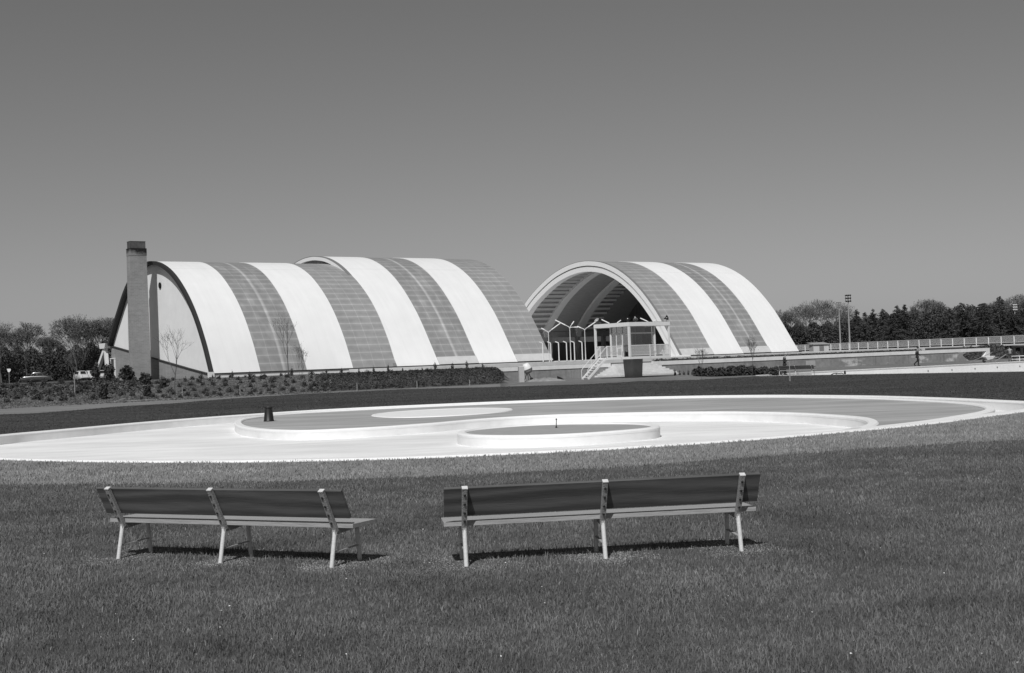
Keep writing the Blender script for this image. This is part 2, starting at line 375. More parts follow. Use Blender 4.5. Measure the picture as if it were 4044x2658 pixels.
# ------------------------------------------------------------------ the ground, one triangulated sheet cut into zones
def in_poly(x, y, P):
    c = False; n = len(P); j = n-1
    for i in range(n):
        a, b = P[i], P[j]
        if (a.y > y) != (b.y > y) and x < (b.x-a.x)*(y-a.y)/(b.y-a.y)+a.x: c = not c
        j = i
    return c
def build_ground():
    pts = []; edges = []
    def poly(P, closed=True):
        b = len(pts); pts.extend((p.x,p.y) for p in P)
        edges.extend((b+i, b+i+1) for i in range(len(P)-1))
        if closed: edges.append((b+len(P)-1, b))
    poly(OUT); poly(BAS)
    def line(fn, s0, s1, n): poly([Vector((s*fn(s), fn(s), 0)) for s in np.linspace(s0, s1, n)], False)
    line(ring_fn, -1.3, 1.3, 150); line(path_fn, -1.2, pxs(2740), 160)
    line(foot_fn, -1.2, pxs(1985), 160)
    near = [p for p in OUT]
    ys = [-60,-25,-5,4,8,12,16,20,24] + list(range(29,98,5)) + [97+i*.9 for i in range(0,96)] + [186+i*5 for i in range(8)] + [230,260,300,350,420,520,700,1000,1500,2400,4200]
    for y in ys:
        if y <= 24: xs = np.linspace(-60,60,13)
        else: xs = np.concatenate([np.linspace(-1.3,-.46,9), np.linspace(-.43,.43,130 if 96 < y < 185 else 40), np.linspace(.46,1.3,9)])*y
        for x in xs:
            x = float(x); jx = random.uniform(-.1,.1)
            if -24 < x < 22 and 26 < y < 72 and in_poly(x, y, offset_out): continue
            if in_poly(x, y, BAS): continue
            pts.append((x+jx, y+random.uniform(-.1,.1)))
    co, ed, fc, _, _, _ = delaunay_2d_cdt([Vector(p) for p in pts], edges, [], 0, 1e-4)
    zones = {}
    for f in fc:
        x = sum(co[i].x for i in f)/len(f); y = sum(co[i].y for i in f)/len(f)
        if -24 < x < 22 and 26 < y < 72 and in_poly(x, y, OUT): continue
        if x > 20 and y > 80 and in_poly(x, y, BAS): continue
        s = x/y if y > 4 else 0; px = s*FPX+2022
        if y < 4 or y < ring_fn(s): zn = 'near_lawn'
        elif y < 46 and y < 30+abs(s)*60: zn = 'dry_grass'
        elif px < 2740 and y < path_fn(s): zn = 'far_lawn'
        elif px < 1975 and y < foot_fn(s): zn = 'path'
        elif px < 1990 or y > 195: zn = 'planted_bank' if y < 195 else 'woodland_floor'
        elif y < (path_fn(s) if px < 2740 else interp(px, [2740,3000,3215,3600,4044,5200], [p for p in (109.5, BAS_NEAR[0].y, BAS_NEAR[1].y, BAS_NEAR[2].y, BAS_NEAR[3].y, 84)])): zn = 'far_lawn'
        elif px > 3790 and (Vector((x,y,0))-HO).dot(V) > WV: zn = 'planted_bank'
        else: zn = 'yard'
        zones.setdefault(zn, []).append(f)
    for zn, fs in zones.items():
        used = sorted({i for f in fs for i in f}); mp = {i:k for k, i in enumerate(used)}
        me = bpy.data.meshes.new(zn); me.from_pydata([(co[i].x, co[i].y, h(co[i].x, co[i].y)) for i in used], [], [tuple(mp[i] for i in f) for f in fs])
        me.update()
        for p in me.polygons:
            if p.normal.z < 0: p.flip()
        me.materials.append(MAT['g_'+zn]); me.shade_smooth()
        o = bpy.data.objects.new(zn, me); COL.objects.link(o); struct(o)
offset_out = offset(OUT, -.3)
mat('g_near_lawn', .09, .30, 9, .95, .6, 30, var2=.35, scale2=.45, detail=8)
mat('g_dry_grass', .21, .28, 7, .95, .6, 30, var2=.14, scale2=.5, detail=8)
mat('g_far_lawn', .042, .38, .35, .95, .5, 12, var2=.35, scale2=.06, detail=9, stretch=(.3,1.1,1))
mat('g_path', .19, .25, 1.3, .95, .4, 6, var2=.22, scale2=.3, detail=7, stretch=(.5,1.5,1))
mat('g_planted_bank', .085, .45, 1.6, .95, .8, 3, var2=.38, scale2=.28, detail=7)
mat('g_woodland_floor', .035, .3, 1, .95)
mat('g_yard', .16, .22, 1.1, .95, .3, 6, var2=.25, scale2=.22, detail=6)
random.seed(3)
build_ground()

# ------------------------------------------------------------------ the paddling pool
def cap_poly(mb, P, z):
    from mathutils.geometry import tessellate_polygon
    b = len(mb.v); mb.v += [(p.x,p.y,z) for p in P]
    for t in tessellate_polygon([[Vector((p.x,p.y,0)) for p in P]]): mb.f.append(tuple(b+i for i in t))
def rim_rows(P, z0, z1, w_, wall_to, outer_to):
    """cross-section of a rounded kerb running round a closed line, width w_ inwards"""
    e = .04
    prof = [(0,outer_to),(0,z1-e),(e,z1),(w_-e,z1),(w_,z1-e),(w_,wall_to)]
    return [[p+Z*zz for p in offset(P, d)] for d, zz in prof]
pool_wall = mat('pool_wall_paint', .80, .05, 2, .7, var2=.05, scale2=.5)
pool_floor = mat('pool_floor', .80, .09, .9, .7, .1, 5, var2=.12, scale2=.22, stretch=(.5,1.4,1))
pool_grey = mat('sand_grey_floor', .36, .22, .9, .85, .15, 6, var2=.30, scale2=.2, detail=6, stretch=(.35,1.5,1))
FL = -.30
pool = thing('paddling_pool', 'empty white round paddling pool with curling inner walls on the lawn', 'pool', (0,48,0))
def pb(mb, name, m, sm_=True):
    o = mb.build(name, m, None, smooth=sm_, loc=(0,48,0)); o.location = (0,0,0); o.parent = pool; return o
mb = MB(); cap_poly(mb, offset(OUT, .2), FL); pb(mb, 'basin_floor', pool_floor, False)
mb = MB(); mb.grid(rim_rows(OUT, 0, .05, .48, .05-.08, -.2), True); pb(mb, 'outer_rim', conc_rim)
mb = MB(); P1 = offset(OUT, .475); mb.grid([[p+Z*-.02 for p in P1], [p+Z*FL for p in P1]], True); pb(mb, 'inner_wall', pool_wall)
mb = MB(); mb.grid(rim_rows(GREY, 0, .03, .30, -.06, -.07), True); pb(mb, 'dividing_rim', conc_rim)
mb = MB(); mb.grid([[p+Z*-.05 for p in offset(GREY,.005)], [p+Z*(FL-.02) for p in offset(GREY,.005)]], True); pb(mb, 'dividing_wall', pool_wall)
mb = MB(); cap_poly(mb, offset(GREY, .15), -.035); pb(mb, 'grey_floor', pool_grey, False)
isl = MB(); isl.grid(rim_rows(ISL, 0, .03, .26, -.04, -.07), True); pb(isl, 'island_rim', conc_rim)
mb = MB(); mb.grid([[p+Z*-.05 for p in offset(ISL,.005)], [p+Z*(FL-.02) for p in offset(ISL,.005)]], True); pb(mb, 'island_wall', pool_wall)
mb = MB(); cap_poly(mb, offset(ISL, .13), -.015); pb(mb, 'island_top', mat('island_grey', .34, .08, 2.5, .85, .1, 8, var2=.06, scale2=.5), False)
mb = MB(); mb.grid(rim_rows(DISC, 0, .0, .2, -.03, -.05), True); cap_poly(mb, offset(DISC, .1), -.012); pb(mb, 'white_disc', conc_rim)

# bucket and rod standing in the pool
p = G(1062,1664,-.035)
t = thing('bucket', 'black upturned bucket standing on the grey pool floor', 'bucket', p)
mb = MB(); mb.lathe([(.215,0),(.22,.03),(.205,.05),(.16,.50),(.15,.55)], (0,0,0), 24); mb.build('body', mat('black_tin', .012, .2, 12, .45, spec=.5), t, True)
mb = MB(); mb.lathe([(.175,.575),(.18,.565),(.18,.53),(.15,.53)], (0,0,.03), 24); mb.build('rim', MAT['black_tin'], t, True)
p = G(2197,1690,-.015)
t = thing('rod', 'thin dark rod standing upright on the grey pool island', 'rod', p)
mb = MB(); mb.tube([(0,0,0),(.01,0,.26)], .013, 8); mb.build('shaft', dark_metal, t)
mb = MB(); mb.lathe([(.025,0),(.025,.03),(.014,.04)], (.01,0,.25), 10); mb.build('knob', dark_metal, t)
mb = MB(); mb.lathe([(.03,0),(.026,.05)], (0,0,0), 10); mb.build('foot', dark_metal, t)

# ------------------------------------------------------------------ far basin on the right
t = thing('swimming_basin', 'long white basin wall with small round inlets behind the far lawn', 'pool', (BAS_FAR[1].x,BAS_FAR[1].y,0))
org = Vector((BAS_FAR[1].x,BAS_FAR[1].y,0))
def tb(mb, name, m, root, **k):
    o = mb.build(name, m, None, loc=root.location, **k); o.location = (0,0,0); o.parent = root; return o
mb = MB(); mb.grid([[p+Z*.03 for p in BAS], [p+Z*-1.6 for p in BAS]], True); tb(mb, 'basin_wall', mat('basin_white', .74, .04, 2, .6, var2=.04, scale2=.3), t)
mb = MB(); cap_poly(mb, BAS, -1.55); tb(mb, 'basin_floor', conc_white, t)
mb = MB(); q = [Vector((p.x,p.y,0)) for p in BAS_FAR+[BAS_FAR[3]+ex]]
for a, b in zip(q, q[1:]): mb.beam(a+Z*.045+Vector((0,.12,0)), b+Z*.045+Vector((0,.12,0)), .34, .05)
tb(mb, 'coping', conc_white, t)
nn = Vector((ex.y,-ex.x,0)).normalized()
for i, (x, y) in enumerate(((3665,1465),(3759,1461),(3850,1456),(3938,1450.5),(4027,1446.5))):
    a, b = (BAS_FAR[2], BAS_FAR[3]) ; n_ = Vector(((b-a).y, -(b-a).x, 0)).normalized()
    p = PL(x, y, a, n_); mb = MB(); mb.lathe([(.09,0),(.09,.03),(.05,.03)], p+n_*.002, 14, n_); tb(mb, 'inlet', grey_paint, t)

# ------------------------------------------------------------------ halls
K = .93
SPROF = [(0,1.95),(.79,3.48),(1.72,5.14),(3.42,7.55),(5.45,9.7),(7.84,11.55),(10.06,12.78),(12.4,13.62),(14.4,14.02),(16.1,14.12),(17.8,13.98),(20.2,13.4),(22.5,12.3),(24.3,11.0),(25.9,9.5),(27.6,7.9),(29.6,5.75)]
LPROF = [(0,1.95),(1.65,4.27),(3.09,6.3),(4.57,8.15),(6.85,10.45),(9.2,12.28),(11.7,13.68),(14.4,14.65),(17.0,15.08),(18.7,15.15),(20.4,15.06),(22.6,14.7),(25.4,13.9),(28.3,12.6),(31.2,10.9),(34.0,8.6),(36.3,6.2)]
def profile(P, off=0):
    q = resample(catmull([Vector((0,a,b)) for a, b in P], 8, False), .5, False); out = []
    for i, p in enumerate(q):
        t_ = (q[min(i+1,len(q)-1)]-q[max(i-1,0)]).normalized(); n_ = Vector((0, t_.z, -t_.y)); out.append(p+n_*off)   # positive offset goes inwards
    return out
def hb(mb, name, m, root, **k): return tb(mb, name, m, root, **k)
def bay(root, P, u0, u1, m, name, off=0, th=.16, clip=None):
    """one roof strip: outer skin, edges, under side"""
    po = profile(P, off); pi = profile(P, off+th); n = len(po); mb = MB(); uv = []
    s = [0]
    for a, b in zip(po, po[1:]): s.append(s[-1]+(b-a).length)
    for (uu, pr, k_) in ((u0,po,0),(u1,po,1),(u1,pi,1),(u0,pi,0),(u0,po,0)):
        for i, q in enumerate(pr): mb.v.append(tuple(B(uu, q.y, q.z))); uv.append((k_, s[i]))
    for r in range(4):
        for i in range(n-1): a = r*n+i; mb.f.append((a, a+1, a+n+1, a+n))
    for i in (0, n-1): mb.f.append((i, n+i, 2*n+i, 3*n+i))
    return hb(mb, name, m, root, uv=uv, smooth=True)
def strip(root, P, u0, u1, o0, o1, m, name, i0=0, i1=None):
    """arched band between two depths below the skin"""
    po = profile(P, o0)[i0:i1]; pi = profile(P, o1)[i0:i1]; mb = MB()
    rows = [[B(uu, q.y, q.z) for q in pr] for uu, pr in ((u0,po),(u1,po),(u1,pi),(u0,pi),(u0,po))]
    mb.grid(rows); n = len(po)
    for i in (0, n-1): mb.f.append((i, n+i, 2*n+i, 3*n+i))
    return hb(mb, name, m, root, smooth=True)
BW = 5.6*K
hall = thing('sports_hall', 'long arched hall with white and glazed roof stripes beside the brick chimney', 'hall', B(0,0,1.5))
shell = thing('arched_canopy', 'open fronted arched shell with striped roof behind the raised cabin', 'hall', B(66.36*K,0,1.5))
us = [0, 5.6*K, 11.1*K, 16.8*K, 22.42*K]; ul = [22.42*K, 28.2*K, 33.75*K, 39.4*K, 44.8*K]; ur = [66.36*K, 72.25*K, 77.85*K, 83.3*K, 88.95*K]
for i, (m, nm) in enumerate(((white_roof,'white_roof_strip'),(glaz_streak,'glazed_roof_strip'),(white_roof,'white_roof_strip'),(glaz_plain,'glazed_roof_strip'))):
    bay(hall, SPROF, us[i], us[i+1], m, nm, 0 if m is white_roof else .035)
for i, (m, nm) in enumerate(((white_roof,'white_roof_strip'),(glaz_streak,'glazed_roof_strip'),(white_roof,'white_roof_strip'),(glaz_plain,'glazed_roof_strip'))):
    bay(hall, LPROF, ul[i], ul[i+1], m, nm, 0 if m is white_roof else .035)
for i, (m, nm) in enumerate(((glaz_plain,'glazed_roof_strip'),(white_roof,'white_roof_strip'),(glaz_streak,'glazed_roof_strip'),(white_roof,'white_roof_strip'))):
    bay(shell, LPROF, ur[i], ur[i+1], m, nm, 0 if m is white_roof else .035)
# pale upstand at the foot of some glazed strips
for root, u0, u1 in ((hall,ul[1],ul[2]),(hall,ul[3],ul[4]),(shell,ur[0],ur[1]),(shell,ur[2],ur[3])):
    strip(root, LPROF, u0+.03, u1-.03, -.10, .03, pale_sheet, 'roof_upstand', 0, 3)
# front arches
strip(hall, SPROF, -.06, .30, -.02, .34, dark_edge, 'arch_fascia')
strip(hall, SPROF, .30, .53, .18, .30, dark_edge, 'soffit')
strip(hall, LPROF, ul[0]-.35, ul[0]-.002, .0, .45, white_paint, 'arch_fascia')
strip(hall, LPROF, ul[0]-.38, ul[0]+.05, -.03, -.003, grey_paint, 'edge_trim')
def infill(root, u, P, m, name, z0, inset, th=.15):
    q = profile(P, inset); mb = MB()
    mb.prism([B(u, p_.y, p_.z) for p_ in q] + [B(u, q[-1].y, z0), B(u, q[0].y, z0)], U*th); return hb(mb, name, m, root)
infill(hall, .55, SPROF, endwall_m, 'end_wall', 1.5, .2)
infill(hall, ul[0]+.45, LPROF, conc_dark, 'step_wall', 1.5, .2)
infill(hall, ul[4]-.4, LPROF, conc_dark, 'rear_wall', 1.5, .2)
# brick base of the end wall with its sloping cap
def capz(v): return interp(v, [0,4.38,17.09,23.49,30.77], [1.7,2.21,3.86,4.7,5.62])
mb = MB(); mb.prism([B(.40,.25,1.2), B(.40,.25,1.8)] + [B(.40,v,capz(v)) for v in (6.3,19.2,25.7,29.6)] + [B(.40,29.6,1.2)], U*.17); hb(mb, 'brick_base', brick, hall)
mb = MB()
for a, b in ((.2,6.3),(6.3,19.2),(19.2,25.7),(25.7,29.8)): mb.beam(B(.44,a,capz(a)+.04), B(.44,b,capz(b)+.04), .30, .09)
hb(mb, 'brick_capping', dark_edge, hall)
mb = MB(); mb.lathe([(.30,0),(.33,.04),(.33,.10),(.27,.10)], B(.54,14.0,11.45), 20, -U); mb.beam(B(.5,13.8,11.45), B(.5,14.2,11.45), .05, .03); hb(mb, 'round_vent', black, hall)
mb = MB(); mb.box(B(.38,29.0,2.75), (.12,1.15,2.5), ROTB); o = hb(mb, 'door', mat('dark_door', .03, .1, 4, .5), hall)
mb = MB(); mb.box(B(.32,29.0,4.05), (.16,1.45,.1), ROTB); mb.box(B(.32,28.36,2.75), (.16,.1,2.5), ROTB); mb.box(B(.32,29.64,2.75), (.16,.1,2.5), ROTB); hb(mb, 'door_frame', white_paint, hall)
# V shaped support on the far springing
for vo, (nm) in ((0,'v_support'),):
    for du, dv in ((-.1,3.5),(.2,-.9)):
        mb = MB(); a = B(0,30.4,5.3); b = B(du-.2,30.6+dv,1.4)
        mb.beam(a, b, .42, .36, U); hb(mb, 'slanting_leg', white_paint, hall)
    mb = MB(); mb.prism([B(-.35,29.4,5.85),B(-.35,31.7,5.85),B(-.35,31.4,5.25),B(-.35,29.8,5.25)], U*.7); hb(mb, 'bearing_block', white_paint, hall)
mb = MB(); mb.beam(B(.35,29.9,5.6), B(ul[0],29.9,5.6), .6, .7)
hb(mb, 'edge_beam', conc_grey, hall)
mb = MB()
for k in range(8):
    mb.beam(B(ul[0]+1+k*2.7,36.2,6.0), B(ul[0]+1+k*2.7,37.5,1.4), .3, .3)
hb(mb, 'rear_supports', conc_dark, hall)
# white plinth, and a dark strip painted as the shadow gap under the roofs
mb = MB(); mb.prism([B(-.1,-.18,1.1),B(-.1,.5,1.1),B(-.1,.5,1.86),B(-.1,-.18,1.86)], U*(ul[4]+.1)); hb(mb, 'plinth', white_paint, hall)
mb = MB(); mb.prism([B(-.05,-.26,1.865),B(-.05,.3,1.865),B(-.05,.3,1.97),B(-.05,-.26,1.97)], U*(ul[4]+.05)); hb(mb, 'shadow_gap_strip', dark_edge, hall)
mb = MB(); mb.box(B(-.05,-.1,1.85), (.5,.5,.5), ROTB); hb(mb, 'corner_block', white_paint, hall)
mb = MB(); mb.prism([B(ur[0]-.3,-.3,1.6),B(ur[0]-.3,.3,1.6),B(ur[0]-.3,.3,1.97),B(ur[0]-.3,-.3,1.97)], U*(ur[4]-ur[0]+.5)); hb(mb, 'shadow_gap_strip', dark_edge, shell)
# shell: stepped double arch at the mouth
strip(shell, LPROF, ur[0]-.30, ur[0]+.02, -.05, .02, grey_paint, 'edge_trim')
strip(shell, LPROF, ur[0]-.32, ur[0]+.10, .021, .62, white_paint, 'outer_arch')
strip(shell, LPROF, ur[0]-.02, ur[0]+.12, .621, .72, dark_edge, 'arch_joint')
strip(shell, LPROF, ur[0]-.20, ur[0]+.75, .721, 1.42, white_paint, 'inner_arch')
for du in (-.25,):
    mb = MB(); mb.prism([B(ur[0]-.5,-.5,1.86),B(ur[0]-.5,1.9,1.86),B(ur[0]-.5,1.9,2.04),B(ur[0]-.5,-.5,2.04)], U*1.5); hb(mb, 'foot_block', white_paint, shell)
rib_m = mat('rib_concrete', .62, .06, 1, .8); purl_m = mat('purlin_paint', .7, .06, 2, .7); lin_m = mat('board_lining', .30, .12, 1.2, .8, stretch=(1,1,6))
# linings, ribs and purlins inside
for i, nm in ((1,.75),(3,0)): strip(shell, LPROF, ur[i]+.05, ur[i+1]-.05+nm, .175, .26, lin_m, 'ceiling_lining', 2)
mb = MB(); pr = profile(LPROF, .42)
for i in (0,2):
    for j in range(2, len(pr)-1, 2): mb = MB(); mb.beam(B(ur[i]+(.05 if i == 0 else 2.0),pr[j].y,pr[j].z), B(ur[i+1]-.05,pr[j].y,pr[j].z), .10, .30); hb(mb, 'purlin', purl_m, shell)
n_pr = len(profile(LPROF))
for uu in (ur[1]-.1, ur[2]+.8):
    strip(shell, LPROF, uu, uu+1.25, .27, .62, rib_m, 'arch_rib', 3, n_pr-1)
    q = profile(LPROF, .45)[-2]; mb = MB()
    mb.prism([B(uu,q.y+.1,q.z+.6),B(uu+1.25,q.y+.1,q.z+.6),B(uu+.9,q.y-.2,q.z-.9),B(uu+.4,q.y-.2,q.z-.9)], V*.5); hb(mb, 'rib_foot', rib_m, shell)
mb = MB(); mb.beam(B(ur[0]-.3,36.2,5.75), B(ur[4],36.2,5.75), .7, .8); hb(mb, 'edge_beam', conc_grey, shell)
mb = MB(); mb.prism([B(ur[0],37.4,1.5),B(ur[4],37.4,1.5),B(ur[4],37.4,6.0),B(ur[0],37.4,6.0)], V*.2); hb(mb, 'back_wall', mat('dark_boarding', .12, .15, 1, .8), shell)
for uu in (ur[0]+1.0, ur[1]+1.4, ur[2]+1.4, ur[3]+1.4):
    mb = MB(); mb.beam(B(uu,36.0,5.4), B(uu,36.0,1.7), .6, .5, U); hb(mb, 'column', conc_grey, shell)
q = profile(LPROF, .17); mb = MB()
mb.prism([B(ur[4]-.5, p_.y, p_.z) for p_ in q] + [B(ur[4]-.5, q[-1].y, 1.5)], U*.15)
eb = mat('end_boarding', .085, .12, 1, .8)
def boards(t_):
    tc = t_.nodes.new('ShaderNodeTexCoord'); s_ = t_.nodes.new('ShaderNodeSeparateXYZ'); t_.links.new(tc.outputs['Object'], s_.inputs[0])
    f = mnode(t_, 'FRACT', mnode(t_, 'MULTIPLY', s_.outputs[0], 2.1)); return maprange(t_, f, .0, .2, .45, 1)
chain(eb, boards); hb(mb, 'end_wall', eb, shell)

# ------------------------------------------------------------------ chimney
ch = thing('chimney', 'tall square brick chimney with sooty top in front of the hall end wall', 'chimney', B(-1.88,14.17,1.3), ROTB)
def cbx(mb, u0, u1, v0, v1, z0, z1): mb.span((u0,v0,z0),(u1,v1,z1))
mb = MB()
lo = [(-.95,-.56),(.95,-.56),(.95,.56),(-.95,.56)]; hi = [(-.88,-.52),(.88,-.52),(.88,.52),(-.88,.52)]
mb.grid([[Vector((x,y,0)) for x, y in lo], [Vector((x*.97+a*.03,y,5)) for (x,y),(a,b) in zip(lo,hi)], [Vector((x,y,14.0)) for x, y in hi]], True)
mb.f.append((8,9,10,11)); mb.build('shaft', brick, ch)
soot = mat('sooty_brick', .10, .45, 1.6, .9, var2=.3, scale2=.7); chain(soot, courses)
soot_c = mat('soot_stain', .24, .15, 2.2, .95)
def smear(t):
    tc = t.nodes.new('ShaderNodeTexCoord'); s = t.nodes.new('ShaderNodeSeparateXYZ'); t.links.new(tc.outputs['Object'], s.inputs[0])
    n = t.nodes.new('ShaderNodeTexNoise'); n.inputs['Scale'].default_value = 2.6; n.inputs['Detail'].default_value = 5; t.links.new(tc.outputs['Object'], n.inputs['Vector'])
    z = mnode(t, 'ADD', mnode(t, 'ADD', s.outputs[2], mnode(t, 'MULTIPLY', n.outputs[0], .9)), mnode(t, 'MULTIPLY', s.outputs[0], .18))
    return maprange(t, z, 13.75, 14.2, 1, .06)
chain(soot_c, smear)
mb = MB(); mb.span((-.82,-.47,14.02),(.82,.47,14.72)); mb.build('cap', soot, ch)
mb = MB(); mb.span((-.84,-.49,14.72),(.84,.49,14.77)); mb.build('cap_slab', mat('cap_slab_m', .10, .3, 3, .9), ch)
mb = MB(); mb.span((-.91,-.55,13.25),(.91,.55,14.02)); mb.build('soot_collar', soot_c, ch)
mb = MB(); mb.span((.9,-.3,0),(1.12,.3,3.3)); mb.build('link_block', brick, ch)

# ------------------------------------------------------------------ terrace slab, retaining wall, steps
mb = MB(); u0, u1 = 15, 88
mb.prism([B(u0,-16.1,1.2),B(u0,70,1.2),B(u0,70,1.85),B(u0,-16.1,1.85)], U*(u1-u0)); o = mb.build('terrace', mat('paving', .64, .10, 1.5, .8, .1, 6, var2=.12, scale2=.3), None); struct(o)
mb = MB(); mb.prism([B(17,-17.3,1.1),B(17,-16.13,1.1),B(17,-16.13,1.5),B(17,-17.3,1.5)], U*70); o = mb.build('planting_strip', MAT['g_planted_bank']); struct(o)
def onw(x, y): q = onv(x, y, WV); return (q-HO).dot(U), q.z
uA, uS0, uS1 = 20.0, 38.2, 41.4
uE, uT, uB_ = 99.1, 92.5, 95.5
wl = thing('retaining_wall', 'long low plastered retaining wall with white coping in front of the halls', 'wall', B(uA,WV,0))
mb = MB(); mb.prism([B(uA,WV,-.4),B(uS0-2.6,WV,-.4),B(uS0-2.6,WV,1.12),B(uA,WV,1.12)], V*.35); tb(mb, 'wall_face', plaster, wl)
mb = MB(); mb.prism([B(uS1,WV,-.4),B(uB_,WV,-.4),B(uT,WV,1.10),B(uS1,WV,1.10)], V*.35); tb(mb, 'wall_face', plaster, wl)
mb = MB(); mb.beam(B(uA,WV+.17,1.30), B(uS0-2.6,WV+.17,1.30), .45, .38); tb(mb, 'coping', conc_rim if False else mat('coping_white', .80, .07, 1.6, .75, .1, 6, var2=.06, scale2=.4), wl)
mb = MB(); mb.beam(B(uS1,WV+.17,1.29), B(uE,WV+.17,1.29), .45, .40); tb(mb, 'coping', MAT['coping_white'], wl)
mb = MB(); mb.prism([B(uE-.7,WV-.05,1.09),B(uE,WV-.05,1.09),B(uE,WV-.05,.35),B(uE-1.3,WV-.05,.35)], V*.44); tb(mb, 'end_bracket', MAT['coping_white'], wl)
mb = MB(); mb.box(B(65.3,WV-.02,.55), (1.5,.06,.62), ROTB); tb(mb, 'plaster_patch', mat('fresh_plaster', .42, .15, 2, .9), wl)
# steps in front of the terrace
st = thing('seating_steps', 'broad flight of pale stone steps under the raised cabin', 'steps', B(uS0,WV,0))
for k in range(9):
    d0 = WV+.35-(k)*.56; zt = 1.40-(k)*.158
    mb = MB(); ul_ = 36.0-k*.36; mb.prism([B(ul_,WV+.35,-.1),B(uS1-.02,WV+.35,-.1),B(uS1-.02,d0-.56,-.1),B(ul_,d0-.56,-.1)], Z*(zt+.1-k*.0003))
    tb(mb, 'step', mat('step_stone', .62, .09, 2, .8, .1, 6, var2=.08, scale2=.5), st)

# hedge between wall and terrace on the right
def leaf_cloud(n, box, size, seed, flat=.5):
    rg = np.random.default_rng(seed); c = rg.uniform(box[0], box[1], (n,3)); a = rg.normal(size=(n,3)); a[:,2] *= flat; a /= np.linalg.norm(a, axis=1, keepdims=True)
    b = rg.normal(size=(n,3)); b -= a*np.sum(a*b, 1, keepdims=True); b /= np.linalg.norm(b, axis=1, keepdims=True)
    s_ = size*rg.uniform(.5,1.3,(n,1)); return np.stack([c+a*s_, c+b*s_*.45, c-a*s_*.6, c-b*s_*.4], 1).reshape(-1,3)
leaf_dark = mat('dark_leaf', .055, .4, 3, .8); leaf_mid = mat('mid_leaf', .07, .4, 2, .8)
rg = np.random.default_rng(5)
n = 9000; uu = rg.uniform(uS1+1, 86, n); bump = .20+.08*np.sin(uu*3.1)*(uu < 56)+.03*np.sin(uu*7)
cc = np.stack([uu, rg.uniform(-17.2,-16.2,n), 1.48+rg.uniform(0,1,n)*bump], 1)
q = leaf_cloud(n, ((0,0,0),(0,0,0)), .09, 6).reshape(-1,4,3)
W3 = np.array([[*U],[*V],[0,0,1]]); cw = cc@W3 + np.array([*HO])
tag(np_mesh('low_hedge', (q+cw[:,None,:]).reshape(-1,3), 4, leaf_dark), 'low dark clipped hedge between the white coping and the terrace', 'hedge')

# ------------------------------------------------------------------ raised cabin on its pillar
C0 = Vector((11.07,127,0))
cab = thing('observation_cabin', 'white raised cabin with glazed walls on one concrete pillar', 'cabin', (C0.x*.953,C0.y*.953,.0987), ROTB); cab.scale = (.953,)*3
def cb_(mb, name, m, parent=None, **k): return mb.build(name, m, parent or cab, **k)
S_ = 5.2
mb = MB(); mb.grid([[(2.6+x*.60,2.6+y*.60,0) for x, y in ((-1,-1),(1,-1),(1,1),(-1,1))], [(2.6+x*.68,2.6+y*.68,1.84) for x, y in ((-1,-1),(1,-1),(1,1),(-1,1))]], True); cb_(mb, 'pillar', conc_dark)
mb = MB(); mb.span((0,0,1.84),(S_,S_,2.08)); cb_(mb, 'deck', white_paint, bevel=.01)
mb = MB(); mb.span((-.03,-.03,4.96),(S_+.03,S_+.03,5.33)); cb_(mb, 'roof', white_paint, bevel=.01)
mb = MB(); mb.span((.03,.03,5.331),(S_-.03,S_-.03,5.36)); cb_(mb, 'roofing_felt', grey_paint)
for x, y, r in ((.08,.08,.09),(.08,S_-.08,.09),(S_-.08,.08,.08),(S_-.08,S_-.08,.08)):
    mb = MB(); mb.span((x-r,y-r,2.081),(x+r,y+r,4.959)); cb_(mb, 'post', white_paint)
# glazed room
x0, x1, y0, y1 = .5, 3.6, .5, 3.25
glass = bpy.data.materials.new('window_glass'); glass.use_nodes = True
t_ = glass.node_tree; t_.nodes.clear(); go = t_.nodes.new('ShaderNodeOutputMaterial'); mx = t_.nodes.new('ShaderNodeMixShader'); tr = t_.nodes.new('ShaderNodeBsdfTransparent'); gl = t_.nodes.new('ShaderNodeBsdfGlossy')
tr.inputs[0].default_value = (.75,.75,.75,1); gl.inputs['Roughness'].default_value = .03; mx.inputs[0].default_value = .16
t_.links.new(tr.outputs[0], mx.inputs[1]); t_.links.new(gl.outputs[0], mx.inputs[2]); t_.links.new(mx.outputs[0], go.inputs[0])
for x, y, w2 in ((x0,y0,.09),(x1,y0,.09),(x0,y1,.09),(x1,y1,.09),(x0,1.55,.05),(x0,2.45,.04)):
    mb = MB(); mb.span((x-w2,y-w2,2.081),(x+w2,y+w2,4.959)); cb_(mb, 'mullion', white_paint)
mb = MB(); mb.span((x0+.09,y0-.05,4.25),(x1-.09,y0+.05,4.36)); cb_(mb, 'transom', white_paint)
mb = MB(); mb.span((x0-.05,y0+.09,4.28),(x0+.05,y1-.09,4.36)); cb_(mb, 'transom', white_paint)
mb = MB(); mb.span((x0+.09,y0-.04,2.09),(x1-.09,y0+.04,2.55)); cb_(mb, 'parapet_panel', grey_paint)
for a, b in (((x0+.09,y0-.006,2.56),(x1-.09,y0+.006,4.249)),((x0+.09,y0-.006,4.361),(x1-.09,y0+.006,4.95))):
    mb = MB(); mb.span(a,b); cb_(mb, 'window', glass)
for a, b in (((x0-.006,y0+.09,2.56),(x0+.006,1.5,4.27)),((x0-.006,1.6,3.0),(x0+.006,2.41,4.27)),((x0-.006,2.49,2.56),(x0+.006,y1-.09,4.27)),((x0-.006,y0+.09,4.37),(x0+.006,y1-.09,4.95))):
    mb = MB(); mb.span(a,b); cb_(mb, 'window', glass)
d = MB(); d.span((x0-.03,1.6,2.09),(x0+.03,2.4,3.0)); dr = cb_(d, 'door', white_paint)
